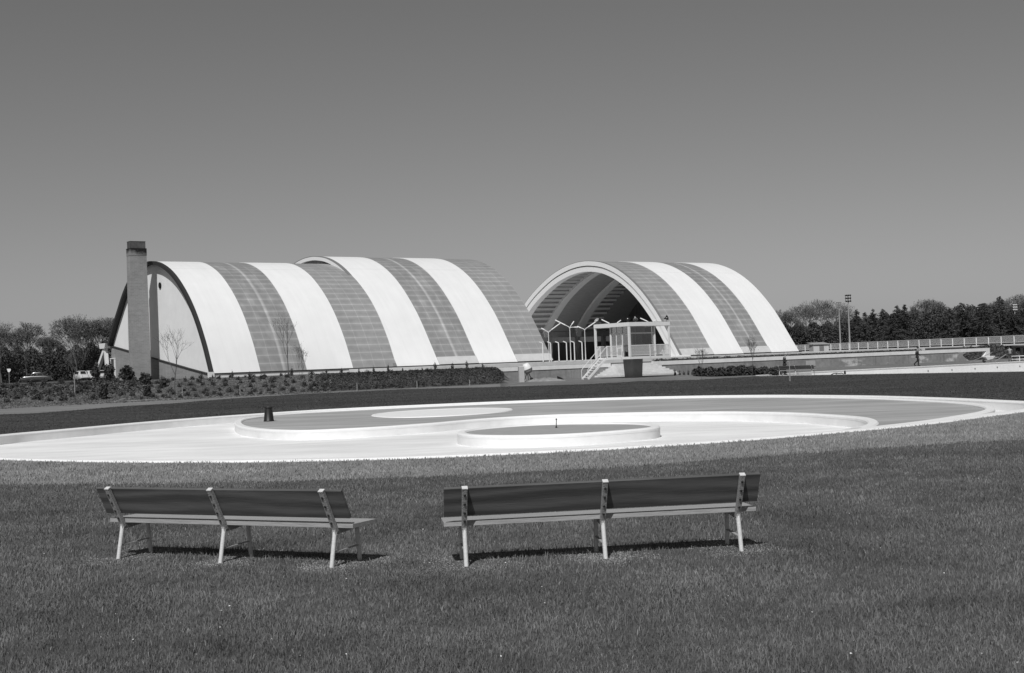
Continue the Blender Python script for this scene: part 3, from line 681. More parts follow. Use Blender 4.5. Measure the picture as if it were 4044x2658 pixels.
mb = MB(); mb.span((x0-.04,1.72,2.25),(x0-.031,2.28,2.9)); cb_(mb, 'door_panel', grey_paint, dr)
mb = MB(); mb.span((x0-.08,1.66,3.02),(x0-.03,1.69,3.14)); cb_(mb, 'handle', dark_metal, dr)
mb = MB(); mb.span((x0,y1-.03,2.09),(x1,y1+.03,4.95)); cb_(mb, 'rear_wall', mat('cabin_board', .34, .15, 1.5, .7, stretch=(6,1,1)))
mb = MB(); mb.span((x1-.03,y0+.1,2.09),(x1+.03,y1-.04,3.0)); mb.span((x1-.03,1.9,3.0),(x1+.03,y1-.04,4.95)); cb_(mb, 'side_wall', MAT['cabin_board'])
mb = MB(); mb.span((1.0,2.3,2.09),(1.35,3.1,4.4)); mb.span((2.6,2.6,2.09),(2.7,3.1,4.6)); cb_(mb, 'cupboard', pale_sheet)
cu = MB(); cu.grid([[(2.25+.0,y0+.12,4.2),(2.34,y0+.16,4.22),(2.45,y0+.12,4.2)],[(2.2,y0+.12,3.8),(2.36,y0+.2,3.8),(2.52,y0+.12,3.8)],[(2.16,y0+.12,3.45),(2.36,y0+.2,3.38),(2.56,y0+.12,3.25)]]); cu.grid([[(2.25,y0+.14,4.2),(2.45,y0+.14,4.2)],[(2.16,y0+.14,3.45),(2.56,y0+.14,3.25)]]); cb_(cu, 'dark_pennant', black)
# railings round the deck
def railing(mb, a, b, z0=2.09, hh=1.05, gap=.12, posts=True):
    a, b = Vector(a), Vector(b); L_ = (b-a).length; n_ = max(1,int(L_/gap))
    mb.beam(a+Z*(z0+hh), b+Z*(z0+hh), .05, .07); mb.beam(a+Z*(z0+.12), b+Z*(z0+.12), .04, .04)
    for i in range(n_+1):
        q_ = a.lerp(b, i/n_); mb.beam(q_+Z*(z0+.12), q_+Z*(z0+hh), .028, .028)
for a, b in (((.18,.04,0),(2.55,.04,0)),((2.65,.04,0),(S_-.18,.04,0)),((S_-.04,.18,0),(S_-.04,S_-.18,0)),((S_-.2,S_-.04,0),(.2,S_-.04,0)),((.04,S_-.2,0),(.04,4.42,0)),((.04,3.45,0),(.04,1.25,0)) ):
    mb = MB(); railing(mb, a, b); cb_(mb, 'railing', white_paint)
for x, y in ((2.6,.04),(.04,4.42),(.04,3.4),(.04,1.2)): mb = MB(); mb.span((x-.04,y-.04,1.9),(x+.04,y+.04,3.2)); cb_(mb, 'rail_post', white_paint)
mb = MB(); mb.span((S_-.62,.1,2.085),(S_-.2,.5,2.62)); cb_(mb, 'equipment_box', white_paint, bevel=.02)
# stair
ya, yb = 3.48, 4.38; run, top = 2.35, 2.08
stn = None
for y in (ya, yb):
    mb = MB(); mb.beam((-.02,y,top-.10), (-run,y,.08), .07, .2); cb_(mb, 'stair_stringer', white_paint)
for k in range(9):
    f_ = (k+.6)/9.4; mb = MB(); mb.span((-run*f_-.10,ya+.04,top-.06-f_*1.98),(-run*f_+.08,yb-.04,top-.02-f_*1.98)); cb_(mb, 'stair_tread', conc_rim)
for y in (ya-.02, yb+.02):
    mb = MB(); mb.tube([(0,y,top+1.0),(-run+.0,y,1.0),(-run-.05,y,.85),(-run-.03,y,.05)], .028, 8); mb.tube([(-1.15,y,top-1.1),(-1.15,y,top+.05)], .022, 6); cb_(mb, 'handrail', white_paint, smooth=True)

# loudspeakers on the cabin roof
def cabp(x, y, z): return C0 + U*x + V*y + Z*z
def horn(root, ang, m):
    mb = MB(); mb.lathe([(.05,-.22),(.06,-.12),(.10,-.03),(.24,.10),(.245,.12),(.22,.115),(.09,0),(.04,-.02)], (0,0,.32), 20, Vector(ang).normalized()); mb.build('horn', m, root, True)
    mb = MB(); mb.lathe([(.0,-.02),(.05,0),(.04,.05),(.0,.07)], Vector((0,0,.32))+Vector(ang).normalized()*.03, 12, Vector(ang).normalized()); mb.build('driver', white_paint, root, True)
    mb = MB(); mb.tube([(0,0,0),(0,0,.22)], .03, 8); mb.box((0,0,.02),(.16,.16,.03)); mb.build('bracket', grey_paint, root)
def roofpx(x, y, zt=5.34): q = AT(2040+x/3.008, 1000+y/3.008, 129); return q
for (px_, D_, ang, m, lab) in ((1327,127.6,(-.15,-1,.02),black,'black round loudspeaker facing out above the cabin corner'),(1418,128.3,(.1,-.55,-.85),galv,'pale loudspeaker tilted down, right of the black round one'),(1785,130.0,(.9,-.5,.25),dark_metal,'dark loudspeaker at the right end of the cabin roof'),(965,131.3,(-.55,-.5,.7),galv,'pale loudspeaker at the left end of the cabin roof')):
    x_ = pxs(2040+px_/3.008)*D_; t = thing('loudspeaker', lab, 'loudspeaker', (x_*.953,D_*.953,5.207), 0, 'loudspeakers on the cabin roof'); horn(t, ang, m)

# ------------------------------------------------------------------ lamps on the terrace
def lampposition(px_, v_): q = onv(px_, 1400, v_); return Vector((q.x,q.y,0))
proto = thing('bent_lamp_post', 'white waist high bent lamp post on the terrace edge', 'lamp post', B(28.4,-15.85,1.85), 0, 'row of short bent lamp posts on the terrace edge')
mb = MB(); mb.tube([(0,0,0),(0,0,1.82)], .055, 8); mb.build('post', white_paint, proto)
mb = MB(); mb.tube([(0,0,1.82),(-.05,0,1.9),(-.34,-.05,2.02)], [.055,.055,.05], 8); mb.build('head', white_paint, proto, True)
mb = MB(); mb.lathe([(.11,0),(.11,.03),(.06,.04)], (0,0,0), 10); mb.build('base_plate', grey_paint, proto)
ords = ['first','second','third','fourth','fifth','sixth']
for k in range(6):
    lab = 'white bent lamp post on the terrace edge, %s from the left' % ords[k]
    if k: again(proto, B(28.4+k,-15.85,1.85), 0, lab)
    else: proto['label'] = lab
mat('lamp_paint', .55, .04, 6, .5)
def twin_lamp(px_, v_, zt, arms, lab):
    q = lampposition(px_, v_); t = thing('twin_lamp_post', lab, 'street lamp', (q.x,q.y,1.85), 0, 'tall lamp posts on the terrace')
    hh = zt-1.85; mb = MB(); mb.tube([(0,0,0),(0,0,.9),(0,0,hh)], [.06,.05,.035], 8); mb.build('pole', MAT['lamp_paint'], t, True)
    for dx, dy, dz, l in arms:
        d_ = Vector((dx,dy,dz)).normalized(); mb = MB(); mb.tube([(0,0,hh-.1),Vector((0,0,hh))+d_*.12,Vector((0,0,hh))+d_*.55], .03, 8); mb.build('arm', white_paint, t, True)
        mb = MB(); a_ = Vector((0,0,hh))+d_*.5; mb.tube([a_,a_+d_*.1,a_+d_*(l-.5)], [.04,.06,.055], 8); mb.build('lamp_tube', white_paint, t, True)
twin_lamp(2254,-10,5.45,((-1.3,.2,.72,1.75),(.9,-.4,-.02,.95),(.6,.9,.75,1.1)),'tall white lamp post with long tube lamps, middle of the three by the cabin')
twin_lamp(2312.5,-8,5.25,((-.8,.6,.4,1.0),(1.0,.3,.62,1.6)),'slim grey armed lamp post just left of the cabin')
twin_lamp(2169,-6,5.1,((-.9,.2,.55,.9),(1.1,.8,.75,1.9)),'lamp post at the edge of the hall roof, leftmost of the tall ones')
twin_lamp(2428,-10,5.55,((-1.3,.3,.72,1.5),(.9,.5,.6,1.1)),'lamp post rising behind the left part of the cabin roof')
twin_lamp(2578,-9,5.75,((-1.2,.2,.62,1.4),(.8,.8,.5,.9)),'lamp post rising behind the right part of the cabin roof')

# ------------------------------------------------------------------ walkway railing on the right, shed, masts
wk = thing('footbridge', 'long raised walkway with white railing in front of the dark wood', 'footbridge', (70.5,185,0))
A_ = Vector((77.3,168,0)); Bv = Vector((49.0,238.5,0)); dW = (Bv-A_).normalized(); nW = Vector((-dW.y,dW.x,0)) if Vector((-dW.y,dW.x,0)).x > 0 else Vector((dW.y,-dW.x,0))
mb = MB(); mb.prism([A_+Z*1.66,A_+nW*3.4+Z*1.66,A_+nW*3.4+Z*1.86,A_+Z*1.86], Bv-A_); tb(mb, 'deck', white_paint, wk)
L_ = (Bv-A_).length; npost = 30
for i in range(npost+1):
    q_ = A_.lerp(Bv, i/npost)+nW*.06; mb = MB(); mb.beam(q_+Z*1.86, q_+Z*3.0, .10, .10); tb(mb, 'rail_post', white_paint, wk)
for zz in (3.01, 2.10):
    mb = MB(); mb.beam(A_+nW*.06+Z*zz, Bv+nW*.06+Z*zz, .06, .06); tb(mb, 'handrail', white_paint, wk)
for i in range(npost):
    a_ = A_.lerp(Bv, i/npost)+nW*.06; b_ = A_.lerp(Bv, (i+1)/npost)+nW*.06; mb = MB(); n_ = 17
    for k in range(1, n_): q_ = a_.lerp(b_, k/n_); mb.beam(q_+Z*2.10, q_+Z*3.01, .024, .024)
    tb(mb, 'balusters', white_paint, wk)
for i in range(2):
    q_ = A_+dW*(3+i*9)
    for k in (.4,2.9): mb = MB(); q2 = q_+nW*k; mb.beam(q2+Z*1.62, q2+Z*-.4, .35, .35); tb(mb, 'support', dark_metal, wk)
# dark portal at the right edge
pt = thing('gate_frame', 'dark heavy gate frame under the walkway at the right edge', 'gate', AT(4020,1430,153))
pt.location.z = 0
for x in (-.38,.50,1.5):
    mb = MB(); mb.span((x-.12,-.15,-.3),(x+.12,.15,1.5)); mb.build('upright', dark_metal, pt)
mb = MB(); mb.span((-.6,-.2,1.5),(1.9,.2,1.66)); mb.build('lintel', dark_metal, pt)
hr = thing('guard_rail', 'short white double guard rail at the right edge of the yard', 'railing', AT(3996,1440,143)); hr.location.z = 0
for zz in (.62,.28): mb = MB(); mb.tube([(0,0,zz),(3,-.5,zz)], .03, 8); mb.build('rail', white_paint, hr)
for x in (.8,2.2): mb = MB(); mb.tube([(x,-.17*x,-.05),(x,-.17*x,.62)], .03, 8); mb.build('post', white_paint, hr)
q = AT(3234,1372,228); sh = thing('shed', 'small pale flat roofed shed behind the white railing', 'shed', (q.x,q.y,1.5), R_(8))
mb = MB(); mb.span((-1.35,-1,0),(1.35,1,1.42)); mb.build('walls', pale_sheet, sh)
mb = MB(); mb.prism([(-1.4,-1.2,1.42),(1.6,-1.2,1.42),(1.3,1.3,1.75),(-1.7,1.3,1.75)], (0,0,.07)); mb.build('roof', conc_grey, sh)
mb = MB(); mb.span((-.3,-1.03,0),(.5,-1.001,1.3)); mb.build('door', grey_paint, sh)
def mast(px_, D_, ztop, n_, m1, lab, wtop):
    x_ = pxs(px_)*D_; t = thing('floodlight_mast', lab, 'floodlight', (x_,D_,1.4), 0, 'floodlight masts by the wood')
    hh = ztop-1.4; mb = MB(); mb.tube([(0,0,0),(0,0,hh*.5),(0,0,hh)], [.16,.12,.07], 8); mb.build('mast', galv, t, True)
    for k in range(n_):
        z_ = hh-.1-k*.95*wtop; fr = MB(); fr.beam((-.95*wtop,0,z_), (.95*wtop,0,z_), .10, .16); o = fr.build('crossbar', dark_metal, t)
        for s_ in (-.62,0,.62):
            mb = MB(); mb.lathe([(.06,-.10),(.26*wtop,.08),(.28*wtop,.14)], (s_*wtop,-.15,z_), 12, (.35,-1,-.25)); mb.build('floodlight', m1, t, True)
    for s_ in (-.8,.8): mb = MB(); mb.beam((s_*wtop,0,hh-.1), (s_*wtop,0,hh-.1-.95*wtop*(n_-1)), .06, .06); mb.build('side_bar', dark_metal, t)
mast(3354,225,11.1,3,dark_metal,'tallest floodlight mast with three dark rows of lamps',.52)
mast(3317,241,10.5,3,galv,'shorter floodlight mast left of the tallest one',.42)
mast(4010,250,9.2,3,conc_rim,'floodlight mast with white lamps at the right edge',.48)

# ------------------------------------------------------------------ benches
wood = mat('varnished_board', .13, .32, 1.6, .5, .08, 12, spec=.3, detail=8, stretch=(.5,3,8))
def grain(t_):
    tc = t_.nodes.new('ShaderNodeTexCoord'); mp = t_.nodes.new('ShaderNodeMapping'); mp.inputs['Scale'].default_value = (.5,1.5,2.6); t_.links.new(tc.outputs['Object'], mp.inputs[0])
    n_ = t_.nodes.new('ShaderNodeTexWave'); n_.wave_type = 'BANDS'; n_.bands_direction = 'Z'; n_.inputs['Scale'].default_value = .9; n_.inputs['Distortion'].default_value = 7; n_.inputs['Detail'].default_value = 3; n_.inputs['Detail Scale'].default_value = .8
    t_.links.new(mp.outputs[0], n_.inputs['Vector']); return maprange(t_, n_.outputs[1], .1, .95, .72, 1.25)
chain(wood, grain)
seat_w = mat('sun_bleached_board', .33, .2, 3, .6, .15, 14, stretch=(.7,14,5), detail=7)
post_m = mat('bench_post_paint', .34, .15, 30, .6, .2, 60)
leg_m = mat('bench_leg_paint', .62, .12, 30, .5, .15, 60)
def make_bench(loc, rz, label):
    t = thing('park_bench', label, 'bench', loc, rz, 'slatted park benches on the lawn')
    def back(y, z): return y  # side view helper: back post from (.10,.40) to (-.14,.81)
    kb, kt = Vector((0,.10,.385)), Vector((0,-.13,.815)); bd = (kt-kb).normalized(); fn = Vector((0,bd.z,-bd.y))   # fn points to the sitter
    for (s0, s1, nm) in ((.125,.294,'back_board'),(.2955,.465,'back_board')):
        mb = MB(); a = kb+bd*((s0+s1)/2)+fn*.052
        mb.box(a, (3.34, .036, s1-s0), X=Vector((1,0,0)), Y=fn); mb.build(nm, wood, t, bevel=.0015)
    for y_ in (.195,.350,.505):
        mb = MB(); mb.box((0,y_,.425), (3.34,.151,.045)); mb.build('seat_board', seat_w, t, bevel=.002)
    for x in (-1.46,0,1.46):
        mb = MB(); mb.beam(kb-bd*.03+Vector((x,0,0)), kt+Vector((x,0,0)), .056, .05, fn); po = mb.build('back_post', post_m, t, bevel=.006)
        mb = MB(); mb.beam(kt+Vector((x,0,0))+bd*.001, kt+Vector((x,0,0))+bd*.012, .06, .054, fn); mb.build('post_cap', leg_m, po)
        mb = MB()
        for s_ in (.10,.20,.31,.42): mb.lathe([(.013,0),(.013,.006),(.007,.010)], kb+bd*s_+Vector((x,0,0))-fn*.025, 8, -fn)
        mb.build('bolts', dark_metal, po)
        mb = MB(); mb.tube([(x,-.0,-.04),(x,.095,.375)], .024, 10); mb.build('leg', leg_m, t, True)
        mb = MB(); mb.tube([(x,.56,-.04),(x,.52,.36)], .024, 10); mb.build('leg', leg_m, t, True)
        mb = MB(); mb.prism([(x-.02,.07,.40),(x-.02,.07,.34),(x-.02,.16,.335),(x-.02,.56,.375),(x-.02,.56,.40)], (.04,0,0)); mb.build('seat_bracket', post_m, t)
        mb = MB(); mb.beam((x,.04,.15), (x,.545,.17), .035, .008); mb.build('stretcher', post_m, t)
    return t
fL0, fL1 = G(466,2207), G(1307,2242); fR0, fR1 = G(1842,2237), G(2930,2177)
cL = (fL0+fL1)/2; cR = (fR0+fR1)/2
rL = math.atan2(fL1.y-fL0.y, fL1.x-fL0.x); rR = math.atan2(fR1.y-fR0.y, fR1.x-fR0.x)
bL = make_bench((cL.x,cL.y,0), rL, 'left of the two near benches, its back turned to the viewer')
bR = again(bL, (cR.x,cR.y,0), rR, 'right of the two near benches, standing squarer to the viewer')
bF = again(bL, (pxs(3134)*112.5,112.5,0), R_(-36), 'distant bench near the white basin wall with a man behind it')

# ------------------------------------------------------------------ grass blades near the viewer
feet = []
for o, rz, c in ((bL,rL,cL),(bR,rR,cR)):
    for x in (-1.46,0,1.46):
        for y in (0,.56): feet.append((c.x+math.cos(rz)*x-math.sin(rz)*y, c.y+math.sin(rz)*x+math.cos(rz)*y))
feet = np.array(feet)
def blades(name, n, y0, y1, hgt, wid, m, test, seed, keep_feet=True, clump=.5):
    rg = np.random.default_rng(seed)
    y = y0*(y1/y0)**rg.random(n)                                   # denser close by
    x = rg.uniform(-.56,.56,n)*y
    if clump:
        k_ = np.sin(x*5.1+np.sin(y*3.3)*1.3)*np.sin(y*4.3+np.sin(x*2.1)*1.7)+np.sin(x*1.3)*np.sin(y*1.7); ok = rg.random(n) < .7+clump*.3*k_; x, y = x[ok], y[ok]
    ok = test(x, y); x, y = x[ok], y[ok]
    dd = np.min(np.hypot((x[:,None]-feet[None,:,0])*.75, y[:,None]-feet[None,:,1]), 1)
    if keep_feet: ok = rg.random(len(x)) < np.clip((dd-.16)/.32, .06, 1)
    else: ok = dd < .42*rg.uniform(.3,1.2,len(x))*(1+.3*np.sin(x*9+y*5))
    x, y = x[ok], y[ok]; n = len(x)
    a = rg.uniform(0,2*np.pi,n); sc = (y/12)**.6
    lean = rg.uniform(.1,.75,n); hh = hgt*rg.uniform(.45,1.25,n)*(1+.25*np.sin(x*2.3)*np.sin(y*1.9)); ww = wid*rg.uniform(.6,1.4,n)*sc
    dx, dy = np.cos(a), np.sin(a); b = rg.uniform(0,2*np.pi,n)
    base = np.stack([x,y,np.full(n,-.004)],1)
    wv = np.stack([np.cos(b)*ww,np.sin(b)*ww,np.zeros(n)],1)
    mid = base+np.stack([dx*hh*lean*.35,dy*hh*lean*.35,hh*.6],1); tip = base+np.stack([dx*hh*lean,dy*hh*lean,hh*(1-.3*lean)],1)
    tri1 = np.stack([base-wv, base+wv, mid+wv*.8, mid-wv*.8],1)
    tri2 = np.stack([mid-wv*.8, mid+wv*.8, tip+wv*.15, tip-wv*.15],1)
    o = np_mesh(name, np.concatenate([tri1,tri2]).reshape(-1,3), 4, m); return o
rfn = np.vectorize(ring_fn)
blade_m = mat('grass_blade', .165, .35, 1.6, .7, var2=.42, scale2=.45)
blade_d = mat('grass_blade_dark', .085, .3, 3, .7)  # darker tone for blades mixed at random into the lawn
blade_s = mat('straw_blade', .30, .3, 5, .8)
tag(blades('near_grass', 470000, 7, 30, .052, .0032, blade_m, lambda x, y: y < rfn(x/y)+np.random.default_rng(2).normal(0,.25,len(x)), 11), 'short mown grass round the benches in the foreground', 'grass', None, 'stuff')
tag(blades('near_grass_dark_blades', 170000, 7, 30, .045, .0032, blade_d, lambda x, y: y < rfn(x/y), 12), 'darker blades mixed into the foreground lawn', 'grass', None, 'stuff')
tag(blades('straw_grass', 9000, 8.2, 30, .045, .003, blade_s, lambda x, y: y < rfn(x/y), 13), 'pale dry blades scattered in the foreground lawn', 'grass', None, 'stuff')
tag(blades('worn_straw', 260000, 13, 16.5, .012, .005, mat('worn_blade', .34, .3, 6, .9), lambda x, y: y > 0, 15, False, 0), 'worn straw and soil at the feet of the near benches', 'dry grass', None, 'stuff')
def in_ring(x, y):
    oy = np.array([p.y for p in OUT]); ox = np.array([p.x for p in OUT]); m_ = oy < 47
    idx = np.argsort(ox[m_]); lim = np.interp(x, ox[m_][idx], oy[m_][idx], left=60, right=60)
    return (y > rfn(x/y)-.3) & (y < lim+.02)
tag(blades('dry_grass_blades', 240000, 20, 46, .06, .0045, mat('dry_blade', .28, .3, 1.5, .8, var2=.35, scale2=.4), in_ring, 14, True, .4), 'paler dry grass along the near edge of the pool', 'grass', None, 'stuff')
rg = np.random.default_rng(31); n = 170000; y = rg.uniform(42,131,n); x = rg.uniform(-.42,.42,n)*y
pf = np.vectorize(path_fn)(x/y); bo = np.array([p.y for p in BAS_NEAR]); bs_ = np.array([p.x/p.y for p in BAS_NEAR]); far = np.where(x/y > pxs(2740), np.interp(x/y, [pxs(2740),*bs_], [109.5,*bo]), pf)
ok = y < far+.15; x, y = x[ok], y[ok]; ok = np.array([not (abs(a) < 21 and b < 71 and in_poly(a, b, offset_out)) for a, b in zip(x, y)]) & ~((y < 46) & (np.abs(x) < 40) & (y < 30+np.abs(x/y)*60)); x, y = x[ok], y[ok]
q = leaf_cloud(len(x), ((0,0,0),(0,0,0)), .034, 32, .5).reshape(-1,4,3)+np.stack([x,y,np.full(len(x),.015)],1)[:,None,:]
tag(np_mesh('far_grass', q.reshape(-1,3), 4, mat('far_grass_blade', .078, .45, .3, .9, var2=.5, scale2=.05, stretch=(.3,1.1,1))), 'dark mown grass on the far side of the pool', 'grass', None, 'stuff')
# daisies and leaves as pale specks
rg = np.random.default_rng(21); n = 170; y = 8.5*(26/8.5)**rg.random(n); x = rg.uniform(-.42,.42,n)*y
q = leaf_cloud(n, ((0,0,0),(0,0,0)), .011, 22, .3).reshape(-1,4,3)+np.stack([x,y,np.full(n,.05)],1)[:,None,:]
tag(np_mesh('daisies', q.reshape(-1,3), 4, conc_rim), 'tiny pale flowers scattered in the foreground grass', 'flowers', None, 'stuff')

# ------------------------------------------------------------------ trees
def rot(v_, ax, a): return Matrix.Rotation(a, 3, ax) @ v_
def broadleaf(seed, H_, spread, levels=6, clear=.22, buds=0, twig=.022, girth=.020):
    rd = random.Random(seed); tr_, tw = [], []
    def grow(p_, d_, l_, r_, lev):
        mid = p_+d_*l_*.5+Vector((rd.gauss(0,.05),rd.gauss(0,.05),0))*l_; e_ = mid+(d_+Vector((rd.gauss(0,.08),rd.gauss(0,.08),.06))).normalized()*l_*.5
        r2 = r_*.66; dst = tr_ if lev < 2 else tw
        dst.append((*p_, *mid, r_, (r_+r2)/2)); dst.append((*mid, *e_, (r_+r2)/2, r2))
        if lev >= levels:
            for _ in range(3):
                t2 = (d_+Vector((rd.gauss(0,.6),rd.gauss(0,.6),rd.gauss(.15,.4)))).normalized(); e2 = e_+t2*l_*rd.uniform(.5,1.0); tw.append((*e_, *e2, max(r2,twig)*.8, twig*.5))
            return
        n_ = 3 if lev < levels-1 else rd.choice((3,4))
        a0 = rd.uniform(0,6.28)
        for k in range(n_):
            px_ = d_.orthogonal().normalized(); ax = rot(px_, d_, a0+6.283*k/n_+rd.uniform(-.5,.5)); ang = rd.uniform(.30,.72)*spread
            if k == 0 and lev < 4: ang *= .35
            nd = (rot(d_, ax, ang)+Vector((0,0,.10))).normalized(); grow(e_, nd, l_*rd.uniform(.66,.86), max(r2*rd.uniform(.75,.95), twig), lev+1)
    l0 = H_*clear; grow(Vector((0,0,-.3)), Vector((0,0,1)), l0, H_*girth, 0)
    mx_ = max(s_[5] for s_ in tw); f_ = H_/mx_
    return np.array(tr_)*f_, np.array(tw)*np.array([f_]*6+[1,1])
twig_m = mat('twigs', .14, .3, .8, .9); twig_l = mat('pale_twigs', .17, .3, .8, .9); needle_m = mat('needles', .06, .55, .25, .9); needle_l = mat('needles_lighter', .085, .35, 1, .9)
def tree_obj(label, cat, seed, H_, spread, loc, m=None, levels=6, leaf=0, clear=.22, name='bare_tree', group=None, twig=.022, leaf_m=None, leaf_sz=.22, girth=.020):
    t = thing(name, label, cat, loc, 0, group); a, b = broadleaf(seed, H_, spread, levels, clear, twig=twig, girth=girth)
    segs_mesh('trunk', a, bark, t, 6); cr = segs_mesh('crown', b, m or twig_m, t, 3)
    if leaf:
        e_ = b[np.random.default_rng(seed).integers(0, len(b), leaf)][:,3:6]; q_ = leaf_cloud(leaf, ((-.3,-.3,-.3),(.3,.3,.3)), leaf_sz, seed).reshape(-1,4,3)+e_[:,None,:]
        np_mesh('young_leaves', q_.reshape(-1,3), 4, leaf_m or leaf_mid, t)
    return t
def conifer(label, seed, H_, w_, loc, m, group=None, ragged=.25):
    rg_ = np.random.default_rng(seed); t = thing('conifer', label, 'tree', loc, 0, group)
    S0 = (0,0,-.3,0,0,H_*.98,.2,.03)
    nb = int(H_*22); z_ = H_*(1-rg_.random(nb)**1.0*.93); rad = w_*1.15*((1-z_/H_)**.62+.03)*rg_.uniform(.55,1.2,nb)*(1+.25*np.sin(z_*1.7+seed)); a_ = rg_.uniform(0,6.283,nb); S = []; Q = []
    for z0, r_, an in zip(z_, rad, a_):
        p0 = np.array([0,0,z0]); p1 = np.array([math.cos(an)*r_,math.sin(an)*r_,z0-r_*.18+.1]); S.append((*p0,*p1,.04,.02))
        k_ = max(5,int(r_*26)); tt = rg_.random(k_)**.6; c = p0+(p1-p0)*tt[:,None]; q_ = leaf_cloud(k_, ((-.15,-.15,-.2),(.15,.15,.08)), .16, int(rg_.integers(1e9)), .45).reshape(-1,4,3)+c[:,None,:]; Q.append(q_)
    segs_mesh('trunk', np.array([S0]+S), bark, t, 5); np_mesh('needles', np.concatenate(Q).reshape(-1,3), 4, m, t); return t
def topz(px_, py_, D_): q = AT(px_, py_, D_); return Vector((q.x, D_, 1.4)), q.z-1.4

GR = 'trees of the wood on the right'; GL = 'trees beyond the car park on the left'
# right wood, deciduous on the skyline: (x, top row, distance, spread, label)
for i, (px_, py_, D_, sp, lb, lf) in enumerate((
    (3100,1219,262,1.0,'low bushy bare tree touching the hall roof end',0),
    (3180,1184,268,1.25,'broad round bare tree, left of the pair by the hall',0),
    (3268,1174,276,1.15,'airy bare tree with fine twigs, right of the pair by the hall',0),
    (3345,1240,284,1.0,'low bare tree behind the tallest floodlight mast',0),
    (3676,1176,270,1.15,'wide pale crowned bare tree rising over the conifers',900),
    (3700,1200,285,1.0,'bare tree half hidden behind the wide pale crown',300),
    (3930,1182,268,.9,'pale thin tree beside the ragged pine on the right',300),
    (4030,1158,262,1.05,'big bare tree cut by the right edge of the photo',900),
    (4110,1150,270,1.0,'bare tree beyond the right edge',0),
    (3600,1222,280,.6,'slim pale bare tree between conifers',200))):
    loc, H_ = topz(px_, py_, D_); tree_obj(lb, 'tree', 100+i, H_, sp, loc, twig_l if lf else twig_m, 6, lf, group=GR, twig=.026)
for i, (px_, py_, D_, w_, lb, m) in enumerate((
    (3382,1222,258,2.6,'dark conifer just right of the tallest mast',needle_m),
    (3415,1234,252,2.2,'small conifer left in the row of dark tops',needle_l),
    (3448,1222,258,2.0,'narrow conifer, second of the row of dark tops',needle_m),
    (3485,1222,256,2.3,'pointed conifer, third of the row of dark tops',needle_l),
    (3540,1206,254,2.2,'tall pointed conifer before the slim pale tree',needle_m),
    (3572,1202,256,2.2,'spiky dark conifer left of the wide pale crown',needle_m),
    (3798,1195,252,3.4,'broad dark conifer with rounded top',needle_m),
    (3822,1202,258,2.6,'second dark conifer leaning on the broad one',needle_l),
    (3880,1196,250,4.2,'nearly black bushy conifer towards the right',needle_m),
    (3948,1172,256,3.8,'ragged pine with a bare leader near the right mast',needle_l),
    (3520,1238,246,3.0,'squat conifer in front of the pointed ones',needle_m),
    (3750,1215,262,3.2,'dull conifer in the dip of the skyline',needle_l),
    (4000,1215,250,3.0,'dark conifer behind the right floodlight mast',needle_m))):
    loc, H_ = topz(px_, py_, D_); conifer(lb, 200+i, H_, w_, loc, m, GR)
for i, (px_, py_, D_, sp, lb, lf) in enumerate((
    (-60,1262,232,1.1,'bare tree beyond the left edge of the car park',500),
    (0,1268,225,.9,'tree at the left edge of the photo',500),
    (98,1268,228,.85,'round topped tree above the dark car',500),
    (180,1318,240,.8,'lower tree between the two big ones on the left',300),
    (292,1238,230,1.2,'biggest budding tree left of the hall',900),
    (362,1256,238,.85,'tree behind the small white cars',400),
    (412,1244,240,.9,'tree touching the left arch of the hall',500),
    (440,1250,246,1.0,'tree half hidden by the left arch of the hall',600))):
    loc, H_ = topz(px_, py_, D_); tree_obj(lb, 'tree', 300+i, H_, sp, loc, twig_m, 6, lf, group=GL, leaf_m=mat('young_leaf', .14, .4, 1, .8), twig=.026, name='budding_tree', clear=.26)
# dense mass of the wood behind and below the single crowns
def wood_mass(name, pxa, pxb, Da, Db, pts, n_, seed, label, m):
    rg_ = np.random.default_rng(seed); px_ = rg_.uniform(pxa, pxb, n_); D_ = rg_.uniform(Da, Db, n_)
    top = np.interp(px_, [p_[0] for p_ in pts], [p_[1] for p_ in pts]); hor = HOR-.037*(px_-2022)
    zt = EYE+(hor-top)*D_/FPX + .5*np.sin(px_*.11)+.4*np.sin(px_*.31+D_); f_ = rg_.random(n_)**.8; z_ = 1.3+(zt-1.3)*f_
    c = np.stack([(px_-2022)/FPX*D_, D_, z_], 1); q_ = leaf_cloud(n_, ((0,0,0),(0,0,0)), .29, seed+1, .8).reshape(-1,4,3)+c[:,None,:]
    o = np_mesh(name, q_.reshape(-1,3), 4, m); tag(o, label, 'wood', None, 'stuff')
wood_mass('undergrowth', 2950, 4500, 262, 300, [(3000,1290),(3150,1288),(3300,1284),(3370,1262),(3450,1260),(3540,1240),(3650,1228),(3800,1222),(4050,1210)], 150000, 40, 'dense dark mass of the wood on the right behind the railing', mat('thicket', .065, .5, .12, .95, var2=.3, scale2=.5))
wood_mass('thicket', -500, 470, 236, 262, [(-500,1370),(0,1380),(150,1388),(300,1378),(430,1360)], 70000, 42, 'dark undergrowth behind the parked cars on the left', mat('thicket_left', .085, .5, .12, .95, var2=.3, scale2=.5))

